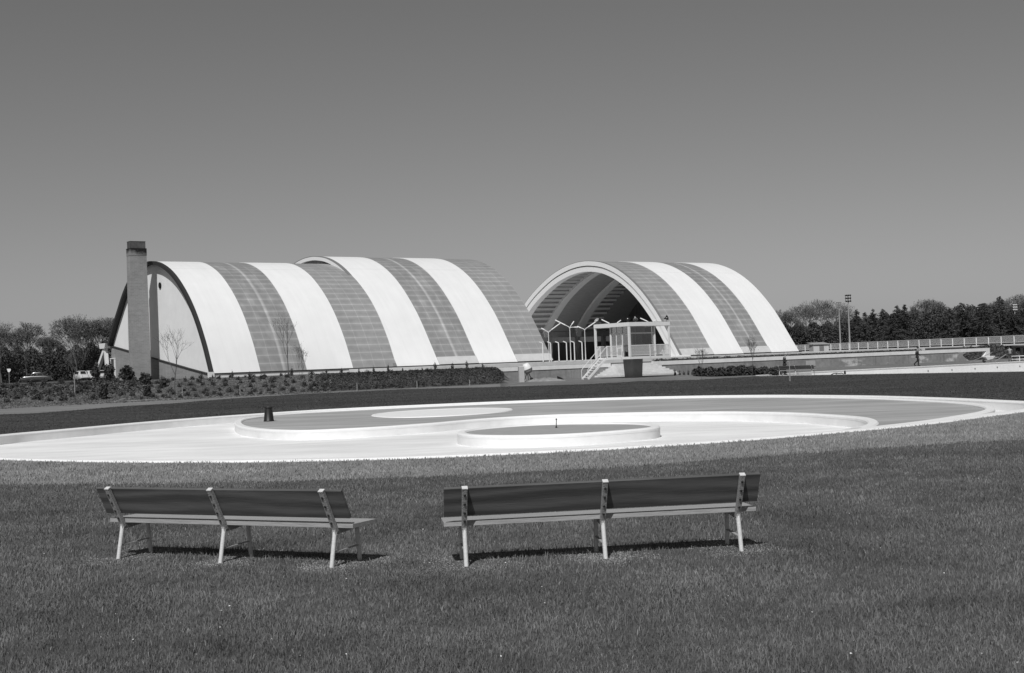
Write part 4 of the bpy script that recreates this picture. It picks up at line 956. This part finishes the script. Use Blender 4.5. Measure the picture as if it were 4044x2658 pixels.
# young planted trees and stakes
def sapling(px_, py_, tp, D_, seed, lab, fork, z_=None, levels=3, spread=.7, tilt=0):
    x_ = pxs(px_)*D_; zb = h(x_, D_) if z_ is None else z_; top_ = AT(px_, tp, D_).z
    tree_obj(lab, 'young tree', seed, top_-zb, spread, (x_,D_,zb), mat('sapling_twig', .10, .2, 5, .9), levels, 60, fork, 'sapling', 'young trees planted by the halls', .009, leaf_m=mat('sapling_leaf', .12, .2, 5, .9), leaf_sz=.04, girth=.010)
sapling(682,1528,1282,113.5,51,'young bare tree before the white end wall',.32,levels=3,spread=1.0)
sapling(1133,1502,1228,122.5,52,'young tree with a forked top before the first glazed stripe',.36,levels=3,spread=.62)
sapling(1193,1568,1350,111,53,'thin young stem at the foot of the bank',.5,levels=3,spread=.4)
sapling(2763,1500,1370,110,54,'thin young stem right of the pale steps',.55,0,3,.4)
sapling(2959,1505,1318,99,55,'young tree with dark trunk on the far lawn before the shell',.55,0,3,.5)
sapling(289,1540,1380,112,56,'young tree beside a tall stake on the bank at left',.42,levels=3,spread=.8)
stake0 = None
for i, (px_, yb, yt, D_, lab) in enumerate(((713,1570,1538,112.5,'short stake on the bank, leftmost of the row'),(941,1561,1530,114,'short stake on the bank below the first white stripe'),(1403,1541,1514,117,'short stake below the first hall step'),(1640,1527,1501,118.5,'short stake below the tall hall'),(1848,1516,1494,121,'short stake near the end of the bank'),(3112,1505,1432,92.5,'tall stake on the lawn right of the distant bench'),(289,1541,1457,111.4,'tall pale stake on the left bank'),(301,1480,1457,150,'low pale stake behind the left bank'))):
    x_ = pxs(px_)*D_; zb = h(x_, D_); ht = (yb-yt)*D_/FPX; t = thing('stake', lab, 'stake', (x_,D_,zb), 0, 'wooden stakes along the bank')
    mb = MB(); mb.tube([(0,0,-.1),(.01,0,ht*.5),(0,0,ht)], [.04,.036,.03], 7); mb.build('shaft', mat('stake_wood', .30, .3, 8, .9), t)
    mb = MB(); mb.lathe([(.034,0),(.012,.05)], (0,0,ht-.005), 7); mb.build('tip', MAT['stake_wood'], t)

# ------------------------------------------------------------------ shrubs
def shrub_proto(seed, n_, r_, hh, m):
    rg_ = np.random.default_rng(seed); t = thing('shrub', 'small dark shrub planted on the bank below the halls', 'shrub', (0,0,-50), 0, 'small shrubs planted on the bank below the halls')
    d_ = rg_.normal(size=(n_,3)); d_[:,2] = np.abs(d_[:,2]); d_ /= np.linalg.norm(d_, axis=1, keepdims=True); rr = rg_.random(n_)**.45
    c = d_*rr[:,None]*np.array([r_,r_,hh])*(1+.3*np.sin(d_[:,0]*7+seed))[:,None]; q_ = leaf_cloud(n_, ((0,0,0),(0,0,0)), .11, seed+9, .9).reshape(-1,4,3)+c[:,None,:]
    np_mesh('foliage', q_.reshape(-1,3), 4, m, t)
    S = [(0,0,-.05,*(d_[k]*np.array([r_,r_,hh])*1.05),.018,.006) for k in range(14)]; segs_mesh('stems', np.array(S), bark, t, 3); return t
protos = [shrub_proto(61,260,.38,.55,leaf_dark), shrub_proto(62,300,.45,.5,leaf_dark), shrub_proto(63,200,.30,.7,leaf_mid), shrub_proto(64,90,.16,.8,leaf_mid)]
used = [False]*4; rd = random.Random(8)
def put_shrub(k, x_, y_, sc, label=None, group=None):
    if used[k]: o = copy_tree(protos[k])
    else: o = protos[k]; used[k] = True
    o.location = (x_,y_,h(x_,y_)-.03); o.rotation_euler = (0,0,rd.uniform(0,6.28)); o.scale = (sc*rd.uniform(.9,1.15),sc*rd.uniform(.9,1.15),sc*rd.uniform(.85,1.2))
    if label: o['label'] = label
    if group: o['group'] = group
    return o
row_n = 0
for row in range(6):
    fr = .08+row*.17
    for px_ in range(560+(row%2)*26, 1300, 52):
        p2 = px_+rd.uniform(-15,15); s_ = pxs(p2); D_ = foot_fn(s_)+(crest_fn(s_)-foot_fn(s_))*(fr+rd.uniform(-.05,.05)); put_shrub(rd.choice((0,0,1,2)), s_*D_, D_, rd.uniform(.45,.72))
for row in range(2):
    for px_ in range(1300, 1940, 34):
        p2 = px_+rd.uniform(-12,12); s_ = pxs(p2); D_ = foot_fn(s_)+(crest_fn(s_)-foot_fn(s_))*(.2+row*.6+rd.uniform(-.08,.08)); put_shrub(rd.choice((0,1,2)), s_*D_, D_, rd.uniform(.4,.6))
for px_ in range(845, 1960, 62):
    s_ = pxs(px_+rd.uniform(-12,12)); D_ = crest_fn(s_)+.3; put_shrub(3, s_*D_, D_, rd.uniform(.4,.95))
for px_ in range(10, 560, 56):
    for row in range(3):
        s_ = pxs(px_+rd.uniform(-16,16)); D_ = foot_fn(s_)+(crest_fn(s_)-foot_fn(s_))*(.3+row*.3+rd.uniform(-.1,.1)); put_shrub(rd.choice((0,1,1,2)), s_*D_, D_, rd.uniform(.6,1.05), 'tangled shrub on the rough left part of the bank', 'tangled shrubs on the left bank')
# ground cover on the dense right part of the bank and rough growth at left
def cover(name, pa, pb_, fa, fb, n_, size, seed, label, m):
    rg_ = np.random.default_rng(seed); P_ = []
    for _ in range(n_):
        s_ = pxs(rg_.uniform(pa,pb_)); D_ = foot_fn(s_)+(crest_fn(s_)-foot_fn(s_))*rg_.uniform(fa,fb); P_.append((s_*D_, D_, h(s_*D_, D_)+rg_.uniform(0,.07)))
    q_ = leaf_cloud(n_, ((0,0,0),(0,0,0)), size, seed, .5).reshape(-1,4,3)+np.array(P_)[:,None,:]; tag(np_mesh(name, q_.reshape(-1,3), 4, m), label, 'ground cover', None, 'stuff')
cover('ground_cover', 1240, 1985, .1, 1.0, 15000, .10, 71, 'dense dark ground cover on the right part of the bank', leaf_dark)
cover('rough_growth', -60, 560, .4, 1.3, 5000, .16, 72, 'rough dark weeds on the left part of the bank', leaf_dark)
cover('dry_weeds', -60, 1300, -.5, .9, 12000, .10, 73, 'pale dry weeds over the planted bank', mat('dry_weed', .16, .3, 3, .9))
rg = np.random.default_rng(75); n = 6000; D_a = rg.uniform(176,190,n); p_a = rg.uniform(3800,4200,n); x_a = (p_a-2022)/FPX*D_a
z_a = np.array([h(a, b) for a, b in zip(x_a, D_a)])+rg.uniform(0,.35,n)
q_ = leaf_cloud(n, ((0,0,0),(0,0,0)), .2, 76, .6).reshape(-1,4,3)+np.stack([x_a,D_a,z_a],1)[:,None,:]
tag(np_mesh('bank_growth', q_.reshape(-1,3), 4, leaf_mid), 'dark growth on the slope behind the wheelbarrow at right', 'ground cover', None, 'stuff')
# larger bushes
def bush(px_, yb, w_, hh, D_, lab, seed, m, z_=None, spiky=False, group=None):
    x_ = pxs(px_)*D_; zb = h(x_, D_) if z_ is None else z_; rg_ = np.random.default_rng(seed); n_ = 900
    t = thing('bush', lab, 'bush', (x_,D_,zb-.05), 0, group); d_ = rg_.normal(size=(n_,3)); d_ /= np.linalg.norm(d_, axis=1, keepdims=True); rr = rg_.random(n_)**.4
    lob = 1+.22*np.sin(d_[:,0]*6+seed)+.18*np.sin(d_[:,2]*8+seed*2); c = d_*(rr*lob)[:,None]*np.array([w_/2,w_/2,hh/2])+np.array([0,0,hh/2]); c[:,2] = np.maximum(c[:,2],.02)
    q_ = leaf_cloud(n_, ((0,0,0),(0,0,0)), .15 if not spiky else .2, seed+9, 1.2).reshape(-1,4,3)+c[:,None,:]; np_mesh('foliage', q_.reshape(-1,3), 4, m, t)
    S = [(0,0,-.1,*(c[k]),.03,.01) for k in range(22)]; segs_mesh('stems', np.array(S), bark, t, 3)
bush(428,0,1.1,2.0,131,'tall dark bush in front of the white V support',81,leaf_dark,1.45)
bush(376,0,.8,1.8,129,'dark bush left of the V support',82,leaf_dark,1.45)
bush(496,0,1.2,1.6,128,'round spiky bush left of the chimney foot',83,leaf_dark,1.45,True)
bush(512,0,.5,1.2,130,'small dark bush tucked against the chimney',84,leaf_dark,1.45)
bush(566,0,1.0,1.0,117,'loose reddish bush before the chimney foot',85,leaf_mid,None)
bush(404,0,.6,1.35,110,'upright dark shrub at the edge of the left path',86,leaf_dark,None)
bush(575,0,.6,1.0,112,'upright shrub on the bank below the chimney',87,leaf_mid,None)
bush(640,0,.6,.75,116,'shrub on the bank right of the chimney',88,leaf_mid,None)
GB = 'bushes along the foot of the retaining wall'
for i, (px_, w_, hh, lab) in enumerate(((2757,1.2,1.0,'leftmost bush at the foot of the plastered wall'),(2808,1.6,.85,'second bush at the foot of the plastered wall'),(2855,1.5,.8,'third bush at the foot of the plastered wall'),(2905,1.8,1.05,'fourth bush at the wall foot, the largest'),(2960,1.4,.85,'bush at the wall foot right of the thin tree'),(3005,1.5,.75,'bush at the wall foot left of the distant man'),(3058,1.5,.75,'bush at the wall foot beside the distant bench'))):
    bush(px_, 0, w_, hh, 121 if px_ < 3030 else 118.5, lab, 90+i, leaf_dark, -.02, i % 2 == 0, GB)
for i, px_ in enumerate((2660,2678,2695,2712,2728)):
    o = put_shrub(3, pxs(px_)*128, 128, .8, 'thin small shrub before the end of the pale steps', 'thin shrubs before the steps'); o.location.z = 0

# ------------------------------------------------------------------ cement mixer, post, heaps, planks
q = G(2053,1514); cp = thing('concrete_post', 'square white concrete post beside the cement mixer', 'post', (pxs(2053)*122.5,122.5,0), R_(12))
mb = MB(); mb.span((-.24,-.24,-.1),(.24,.24,1.52)); mb.build('shaft', mat('post_concrete', .45, .08, 3, .8, .1, 9), cp, bevel=.015)
mb = MB(); mb.span((-.25,-.25,1.521),(.25,.25,1.56)); mb.build('cap', conc_rim, cp)
mx_ = thing('cement_mixer', 'small cement mixer with pale drum behind the concrete post', 'cement mixer', (pxs(2079)*126,126,.25), R_(10))
ax_ = Vector((-.35,-.1,.93)).normalized()
mb = MB(); mb.lathe([(.22,.62),(.26,.60),(.40,.30),(.44,.12)], (0,0,.95), 22, ax_); mb.build('drum_cone', white_paint, mx_, True)
mb = MB(); mb.lathe([(.45,.12),(.47,.10),(.47,.06),(.45,.04)], (0,0,.95), 22, ax_); mb.build('gear_ring', grey_paint, mx_, True)
mb = MB(); mb.lathe([(.44,.04),(.43,-.12),(.30,-.30),(.1,-.36)], (0,0,.95), 22, ax_); mb.build('drum_bowl', conc_grey, mx_, True)
mb = MB(); mb.tube([(-.35,0,0),(-.1,0,.6),(0,0,.7)], .04); mb.tube([(.35,0,0),(.1,0,.6),(0,0,.7)], .04); mb.tube([(0,-.3,0),(0,.1,.6)], .04); mb.build('frame', dark_metal, mx_)
for x in (-.36,.36): mb = MB(); mb.lathe([(.16,-.04),(.18,0),(.16,.04)], (x,.1,.05), 16, (0,1,0)); mb.build('wheel', conc_rim if x < 0 else dark_metal, mx_, True)
def heap(px_, D_, w_, d_, hh, m, name, lab, seed, cat='heap'):
    rg_ = random.Random(seed); x_ = pxs(px_)*D_; rows = []
    for j in range(9):
        r_ = 1-j/8; rows.append([Vector((x_+math.cos(a*.349)*w_*r_*(1+.18*math.sin(a*1.7+seed)), D_+math.sin(a*.349)*d_*r_, hh*(1-r_**1.6)*(1+.25*math.sin(a+seed))+rg_.uniform(-.02,.02)*(j > 0)-.03)) for a in range(18)])
    mb = MB(); mb.grid(rows, True); o = mb.build(name, m, None, True, loc=(x_,D_,0)); o.name = name
    return tag(o, lab, cat)
sandm = mat('pale_sand', .24, .2, 2.5, .95, .6, 9, var2=.2, scale2=.8)
heap(2150,121.5,2.0,1.1,.42,sandm,'sand_heap','low pale sand heap right of the cement mixer',1)
heap(2105,122.5,1.2,.9,.36,sandm,'sand_heap','smaller sand heap beside the cement mixer wheels',2)
p = pxs(2208)*129
t = thing('tarpaulin', 'small black tarpaulin leaning on the wall foot left of the stairs', 'tarpaulin', (p,129,0))
mb = MB(); mb.grid([[(-.35,.4,0),(-.32,.45,.45),(-.30,.5,.47)],[(0,.2,-.0),(-.05,.3,.34),(0,.45,.35)],[(.35,0,0),(.2,.15,.15),(.25,.35,.2)],[(.75,-.05,0),(.6,.1,.03),(.6,.3,.05)]]); mb.build('sheet', black, t, True)
def plank(px_, py_, D_, l_, rz, tilt, lab, zz=None):
    x_ = pxs(px_)*D_; zb = (h(x_,D_) if zz is None else zz)+.05
    mb = MB(); d_ = Vector((math.cos(rz)*math.cos(tilt), math.sin(rz)*math.cos(tilt), math.sin(tilt))); c = Vector((x_,D_,zb+abs(math.sin(tilt))*l_/2)); mb.beam(c-d_*l_/2, c+d_*l_/2, .16, .05)
    return tag(mb.build('plank', mat('old_plank', .26, .3, 4, .9), None, loc=c), lab, 'plank', 'loose planks')
plank(490,0,107,2.6,R_(-8),0,'pale plank lying on the left path, leftmost'); plank(466,0,106,1.2,R_(60),R_(10),'short plank propped across the leftmost plank')
plank(560,0,108,2.4,R_(6),0,'grey plank lying on the left path, middle'); plank(640,0,109,1.9,R_(8),0,'plank lying on the left path, rightmost')
plank(3868,0,150,2.6,R_(-15),R_(22),'long plank leaning towards the wheelbarrow',0); plank(3880,0,149,2.2,R_(-5),R_(12),'lower plank behind the wheelbarrow',0)
plank(3945,0,147,1.6,R_(10),R_(28),'short plank tilted on the ground right of the wheelbarrow',0); plank(3962,0,147,1.5,R_(20),R_(2),'short plank lying flat near the bending man',0)
wb = thing('wheelbarrow', 'pale wheelbarrow standing near the end of the retaining wall', 'wheelbarrow', (pxs(3900)*146,146,0), R_(5))
mb = MB(); mb.grid([[(-.5,-.3,.62),(.62,-.33,.70),(.62,.33,.70),(-.5,.3,.62)],[(-.25,-.2,.3),(.25,-.2,.3),(.25,.2,.3),(-.25,.2,.3)]], True); mb.f.append((7,6,5,4)); mb.build('tray', conc_rim, wb)
mb = MB(); mb.lathe([(.17,-.05),(.21,0),(.17,.05)], (-.55,0,.2), 16, (0,1,0)); mb.build('wheel', dark_metal, wb, True)
for y in (-.24,.24): mb = MB(); mb.tube([(-.55,y*.3,.2),(0,y,.32),(1.0,y*1.15,.55)], .025); mb.build('handle', galv, wb); 
for y in (-.24,.24): mb = MB(); mb.tube([(.3,y,.32),(.35,y,0)], .022); mb.build('leg', galv, wb)
t = thing('water_pipe', 'thin dark bent pipe lying before the white basin wall', 'pipe', (pxs(3296)*109,109,0)); mb = MB(); mb.tube([(-.45,0,.0),(-.25,0,.10),(0,0,.13),(.2,0,.09),(.45,0,.11),(.6,0,.02)], .035, 8); mb.build('tube', dark_metal, t, True)
mb = MB(); mb.lathe([(.06,0),(.06,.08)], (.0,0,.0), 10); mb.build('saddle', dark_metal, t)
t = thing('hydrant', 'small dark pump stub before the white basin wall', 'hydrant', (pxs(3330)*110,110,0)); mb = MB(); mb.lathe([(.09,0),(.08,.18),(.05,.2)], (0,0,0), 12); mb.build('body', dark_metal, t, True)
mb = MB(); mb.lathe([(.06,0),(.06,.08),(.02,.1)], (0,0,.2), 12); mb.build('cap', dark_metal, t, True)

# ------------------------------------------------------------------ people
def skin_body(name, J, edges, m, parent, sub=1):
    me = bpy.data.meshes.new(name); me.from_pydata([j[0] for j in J], edges, []); o = bpy.data.objects.new(name, me); COL.objects.link(o); o.parent = parent
    s_ = o.modifiers.new('skin','SKIN')
    for i, j in enumerate(J): me.skin_vertices[0].data[i].radius = j[1] if isinstance(j[1], tuple) else (j[1], j[1])
    me.skin_vertices[0].data[0].use_root = True
    s_.use_smooth_shade = True; s_.branch_smoothing = .6; b_ = o.modifiers.new('sub','SUBSURF'); b_.levels = sub; b_.render_levels = sub
    me.materials.append(m); return o
def person(loc, rz, label, P, jacket, trousers, hairm, cap=False, group=None):
    """P: joints in local space, facing +x. keys hip chest neck head; kneeL footL toeL ... shL elL haL"""
    t = thing('person', label, 'person', loc, rz)
    V_ = {k: Vector(v_) for k, v_ in P.items()}
    order = ['hip','chest','neck','headb','head']; rad = {'hip':.13,'chest':.15,'neck':.055,'headb':.075,'head':.085}
    J = []; idx = {}; E_ = []
    def add(k, r_, par=None):
        idx[k] = len(J); J.append((tuple(V_[k]), r_));
        if par: E_.append((idx[par], idx[k]))
    add('hip',(.135,.10)); add('chest',(.155,.11),'hip'); add('neck',.058,'chest'); add('headb',.07,'neck'); add('head',.092,'headb')
    for s_ in 'LR':
        V_['th'+s_] = V_['hip']+(V_['kn'+s_]-V_['hip'])*.25+Vector((0,.06 if s_ == 'L' else -.06,0))
        add('th'+s_,.085,'hip'); add('kn'+s_,.055,'th'+s_); add('an'+s_,.038,'kn'+s_); add('to'+s_,.032,'an'+s_)
        add('sh'+s_,.055,'chest'); add('el'+s_,.042,'sh'+s_); add('ha'+s_,.028,'el'+s_)
        d_ = (V_['ha'+s_]-V_['el'+s_]).normalized(); V_['pa'+s_] = V_['ha'+s_]+d_*.07; add('pa'+s_,.030,'ha'+s_)
        side = d_.cross(Vector((0,1,0))).normalized()
        for f_ in range(4):
            k = 'f%d%s' % (f_,s_); V_[k] = V_['pa'+s_]+d_*(.075-.008*abs(f_-1.5))+side*(f_-1.5)*.022+Vector((.012,0,0)); add(k,.009,'pa'+s_)
        k = 'tb'+s_; V_[k] = V_['ha'+s_]+d_*.06+side*.055; add(k,.011,'ha'+s_)
    skin_body('body', J, E_, person_skin, t)
    def sub(keys, edges_, m, name, grow):
        ii = {k: n_ for n_, k in enumerate(keys)}; JJ = []
        for k in keys:
            r_ = J[idx[k]][1]; r_ = r_ if isinstance(r_, tuple) else (r_, r_); JJ.append((tuple(V_[k]), (r_[0]+grow, r_[1]+grow)))
        skin_body(name, JJ, [(ii[a], ii[b]) for a, b in edges_], m, t)
    V_['coll'] = V_['neck']-(V_['neck']-V_['chest'])*.3; idx['coll'] = len(J); J.append((tuple(V_['coll']), .075))
    V_['hem'] = V_['hip']-(V_['chest']-V_['hip']).normalized()*.13; idx['hem'] = len(J); J.append((tuple(V_['hem']), (.145,.11)))
    sub(['hip','hem','chest','coll','shL','elL','haL','shR','elR','haR'], [('hip','hem'),('hip','chest'),('chest','coll'),('chest','shL'),('shL','elL'),('elL','haL'),('chest','shR'),('shR','elR'),('elR','haR')], jacket, 'jacket', .022)
    sub(['hip','thL','knL','anL','thR','knR','anR'], [('hip','thL'),('thL','knL'),('knL','anL'),('hip','thR'),('thR','knR'),('knR','anR')], trousers, 'trousers', .018)
    for s_ in 'LR':
        mb = MB(); a, b = V_['an'+s_], V_['to'+s_]; mb.beam(a+(a-b).normalized()*.06-Z*.03, b+(b-a).normalized()*.04, .09, .075); mb.build('shoe', black, t, bevel=.02)
    up_ = (V_['head']-V_['headb']).normalized(); c = V_['head']
    mb = MB(); mb.lathe([(.112,-.03),(.118,.02),(.10,.07),(.05,.105),(.01,.112)], c-Vector((.018,0,0))+up_*.012, 16, up_)
    if cap: mb.box(c+Vector((.12,0,.02)), (.12,.14,.015))
    mb.build('cap' if cap else 'hair', hairm, t, True)
    f_ = Vector((1,0,0)) if P.get('face') is None else Vector(P['face']); mb = MB(); mb.lathe([(.014,0),(.018,.02),(.006,.045)], c+f_*.10-up_*.035, 8, f_); mb.build('nose', person_skin, t, True)
    for s_ in (-1,1):
        mb = MB(); mb.lathe([(.012,0),(.010,.006)], c+f_*.100-up_*.005+Vector((0,s_*.034,0)), 8, f_); mb.build('eye', black, t)
        mb = MB(); mb.lathe([(.03,0),(.026,.012),(.01,.016)], c+Vector((0,s_*.10,-.02)), 10, (0,s_,0)); mb.build('ear', person_skin, t, True)
    return t
dark_cloth = mat('dark_cloth', .022, .2, 8, .9); mid_cloth = mat('work_jacket', .035, .3, 7, .9); light_cloth = mat('light_shirt', .20, .2, 8, .9); grey_cloth = mat('grey_trousers', .12, .2, 8, .9); hair_w = mat('white_hair', .42, .2, 20, .8); hair_d = mat('dark_hair', .03, .2, 20, .8)
walk = dict(hip=(0,0,.95),chest=(.03,0,1.34),neck=(.06,0,1.54),headb=(.08,0,1.61),head=(.10,0,1.71),knL=(.12,.09,.52),anL=(.10,.09,.09),toL=(.25,.09,.04),knR=(-.02,-.09,.50),anR=(-.36,-.09,.20),toR=(-.28,-.09,.05),
    shL=(.02,.19,1.42),elL=(-.06,.23,1.13),haL=(.08,.22,.92),shR=(.02,-.19,1.42),elR=(.03,-.23,1.14),haR=(.22,-.2,.98))
person((pxs(3618)*140.5,140.5,0), R_(4), 'dark clothed man striding right above the white basin wall', walk, dark_cloth, dark_cloth, hair_d).scale = (1.1,1.1,1.1)
stand = dict(hip=(0,0,.95),chest=(.02,0,1.33),neck=(.08,0,1.53),headb=(.12,0,1.59),head=(.15,0,1.68),knL=(.02,.10,.50),anL=(-.01,.10,.08),toL=(.13,.11,.04),knR=(.0,-.10,.50),anR=(-.03,-.10,.08),toR=(.11,-.11,.04),
    shL=(.02,.20,1.41),elL=(.0,.25,1.12),haL=(.24,.10,1.10),shR=(.02,-.20,1.41),elR=(-.02,-.26,1.12),haR=(.22,-.12,1.06))
person((pxs(3093)*116,116,0), R_(-25), 'white haired man in a dark work coat standing behind the distant bench', stand, mid_cloth, dark_cloth, hair_w).scale = (1.08,1.08,1.08)
bend = dict(hip=(-.08,0,.93),chest=(.12,0,1.26),neck=(.27,0,1.40),headb=(.33,0,1.43),head=(.42,0,1.45),knL=(.0,.11,.50),anL=(-.06,.13,.08),toL=(.08,.13,.04),knR=(-.02,-.11,.50),anR=(-.10,-.14,.08),toR=(.04,-.14,.04),
    shL=(.14,.20,1.33),elL=(.30,.26,1.10),haL=(.42,.12,.92),shR=(.14,-.20,1.33),elR=(.28,-.27,1.08),haR=(.42,-.12,.90))
person((pxs(3984)*147,147,0), R_(75), 'man in a light shirt bending forward near the right edge', bend, light_cloth, grey_cloth, hair_d)

# ------------------------------------------------------------------ cars
car_glass = mat('car_window', .02, 0, 1, .1, spec=.8); chrome = mat('chrome', .6, 0, 1, .15, metal=1)
def car(loc, rz, label, paint, L_, W_, side, roofp):
    """side: lower body outline (x,z); roofp: greenhouse outline; rounded by tapering slices"""
    t = thing('parked_car', label, 'car', loc, rz, 'cars parked behind the left bank')
    def loft(pts, w0, w1, name, m, par):
        P_ = resample(catmull([Vector((x,0,z)) for x, z in pts], 6), .12); cxm = sum(p_.x for p_ in P_)/len(P_); czm = sum(p_.z for p_ in P_)/len(P_); rows = []
        for y_, s_ in ((-w0,.72),(-w0*.93,.92),(-w0*.7,.99),(0,1.0),(w0*.7,.99),(w0*.93,.92),(w0,.72)): rows.append([Vector((cxm+(p_.x-cxm)*(1-(1-s_)*.35), y_*(1-(w1*max(0,p_.z-czm))), czm+(p_.z-czm)*s_)) for p_ in P_])
        mb = MB(); mb.grid(rows, True); n_ = len(P_); mb.f.append(tuple(range(n_))); mb.f.append(tuple(6*n_+k for k in reversed(range(n_)))); return mb.build(name, m, par, True)
    body = loft(side, W_/2, .0, 'body', paint, t); cabn = loft(roofp, W_/2*.84, .25, 'cabin', paint, t)
    xs = [p_[0] for p_ in roofp]; zs = [p_[1] for p_ in roofp]; xa, xb, za, zb = min(xs), max(xs), min(zs), max(zs)
    for sy in (-1,1):
        mb = MB()
        for a, b in ((.16,.48),(.54,.84)): mb.prism([(xa+(xb-xa)*a,sy*W_*.425,za+(zb-za)*.38),(xa+(xb-xa)*b,sy*W_*.425,za+(zb-za)*.38),(xa+(xb-xa)*(b-.05*(b>.6)),sy*W_*.40,zb-.13),(xa+(xb-xa)*(a+.08*(a<.3)),sy*W_*.40,zb-.13)], (0,sy*.015,0))
        mb.build('side_window', car_glass, t)
    for sx, xe in ((1,xb),(-1,xa)):
        mb = MB(); mb.prism([(xe-sx*.02,-.42,za+(zb-za)*.42),(xe-sx*.02,.42,za+(zb-za)*.42),(xe-sx*.30,.36,zb-.10),(xe-sx*.30,-.36,zb-.10)], (sx*.05,0,.02)); mb.build('windscreen', car_glass, t)
    for sx in (-L_*.32,L_*.31):
        for sy in (-1,1):
            wh = MB(); wh.lathe([(.24,-.09),(.31,-.07),(.32,0),(.31,.07),(.24,.09)], (sx,sy*(W_/2-.12),.32), 18, (0,1,0)); wo_ = wh.build('wheel', dark_metal, t, True)
            hb_ = MB(); hb_.lathe([(.15,0),(.12,.02),(.03,.03)], (sx,sy*(W_/2-.03),.32), 12, (0,sy,0)); hb_.build('hub_cap', chrome, wo_, True)
    for sy in (-.58,.58): mb = MB(); mb.lathe([(.10,-.06),(.10,.0),(.05,.03)], (L_/2-.10,sy*W_/1.6*.8,.62), 12, (1,0,0)); mb.build('headlight', chrome, t, True)
    for sx in (-1,1): mb = MB(); mb.box((sx*(L_/2+.02),0,.38), (.08,W_*.86,.12)); mb.build('bumper', chrome, t, bevel=.02)
    return t
beetle_b = [(-2.0,.28),(-2.02,.55),(-1.75,.85),(-1.1,.98),(0,.98),(.9,.95),(1.5,.86),(1.95,.6),(2.0,.35),(1.6,.22),(-1.6,.2)]
beetle_r = [(-1.5,.80),(-1.2,1.18),(-.55,1.46),(.1,1.5),(.55,1.36),(.85,.95),(.8,.75),(-1.3,.7)]
sedan_b = [(-2.2,.3),(-2.22,.62),(-2.0,.88),(-1.2,.95),(0,.96),(1.0,.95),(1.9,.88),(2.2,.62),(2.2,.35),(1.8,.22),(-1.8,.2)]
sedan_r = [(-1.35,.85),(-1.0,1.3),(-.6,1.48),(.2,1.5),(.6,1.36),(.95,.95),(.9,.8),(-1.2,.75)]
paint_l = mat('light_car_paint', .55, .02, 2, .25, spec=.7); paint_d = mat('dark_car_paint', .05, .02, 2, .2, spec=.8); paint_m = mat('grey_car_paint', .14, .02, 2, .25, spec=.7)
car((pxs(318)*205,205,1.52), R_(-55), 'small rounded white car facing the viewer left of the V support', paint_l, 4.0, 1.54, beetle_b, beetle_r)
car((pxs(353)*210,210,1.52), R_(-50), 'second rounded white car half hidden behind bushes', paint_l, 4.0, 1.54, beetle_b, beetle_r)
car((pxs(392)*212,212,1.52), R_(-50), 'pale car seen between the bushes by the V support', paint_l, 4.2, 1.6, sedan_b, sedan_r)
car((pxs(140)*205,205,1.52), R_(190), 'dark saloon car parked side-on at the left', paint_d, 4.6, 1.7, sedan_b, sedan_r)
q = thing('sign_post', 'small post with a white top at the far left of the bank', 'sign post', (pxs(32)*170,170,1.5))
mb = MB(); mb.tube([(0,0,-.1),(0,0,1.5)], .05, 8); mb.build('post', grey_paint, q)
mb = MB(); mb.prism([(-.25,-.06,1.95),(.22,-.06,1.95),(.25,-.06,1.75),(.05,-.06,1.5),(-.12,-.06,1.55)], (0,.05,0)); mb.build('plate', white_paint, q)
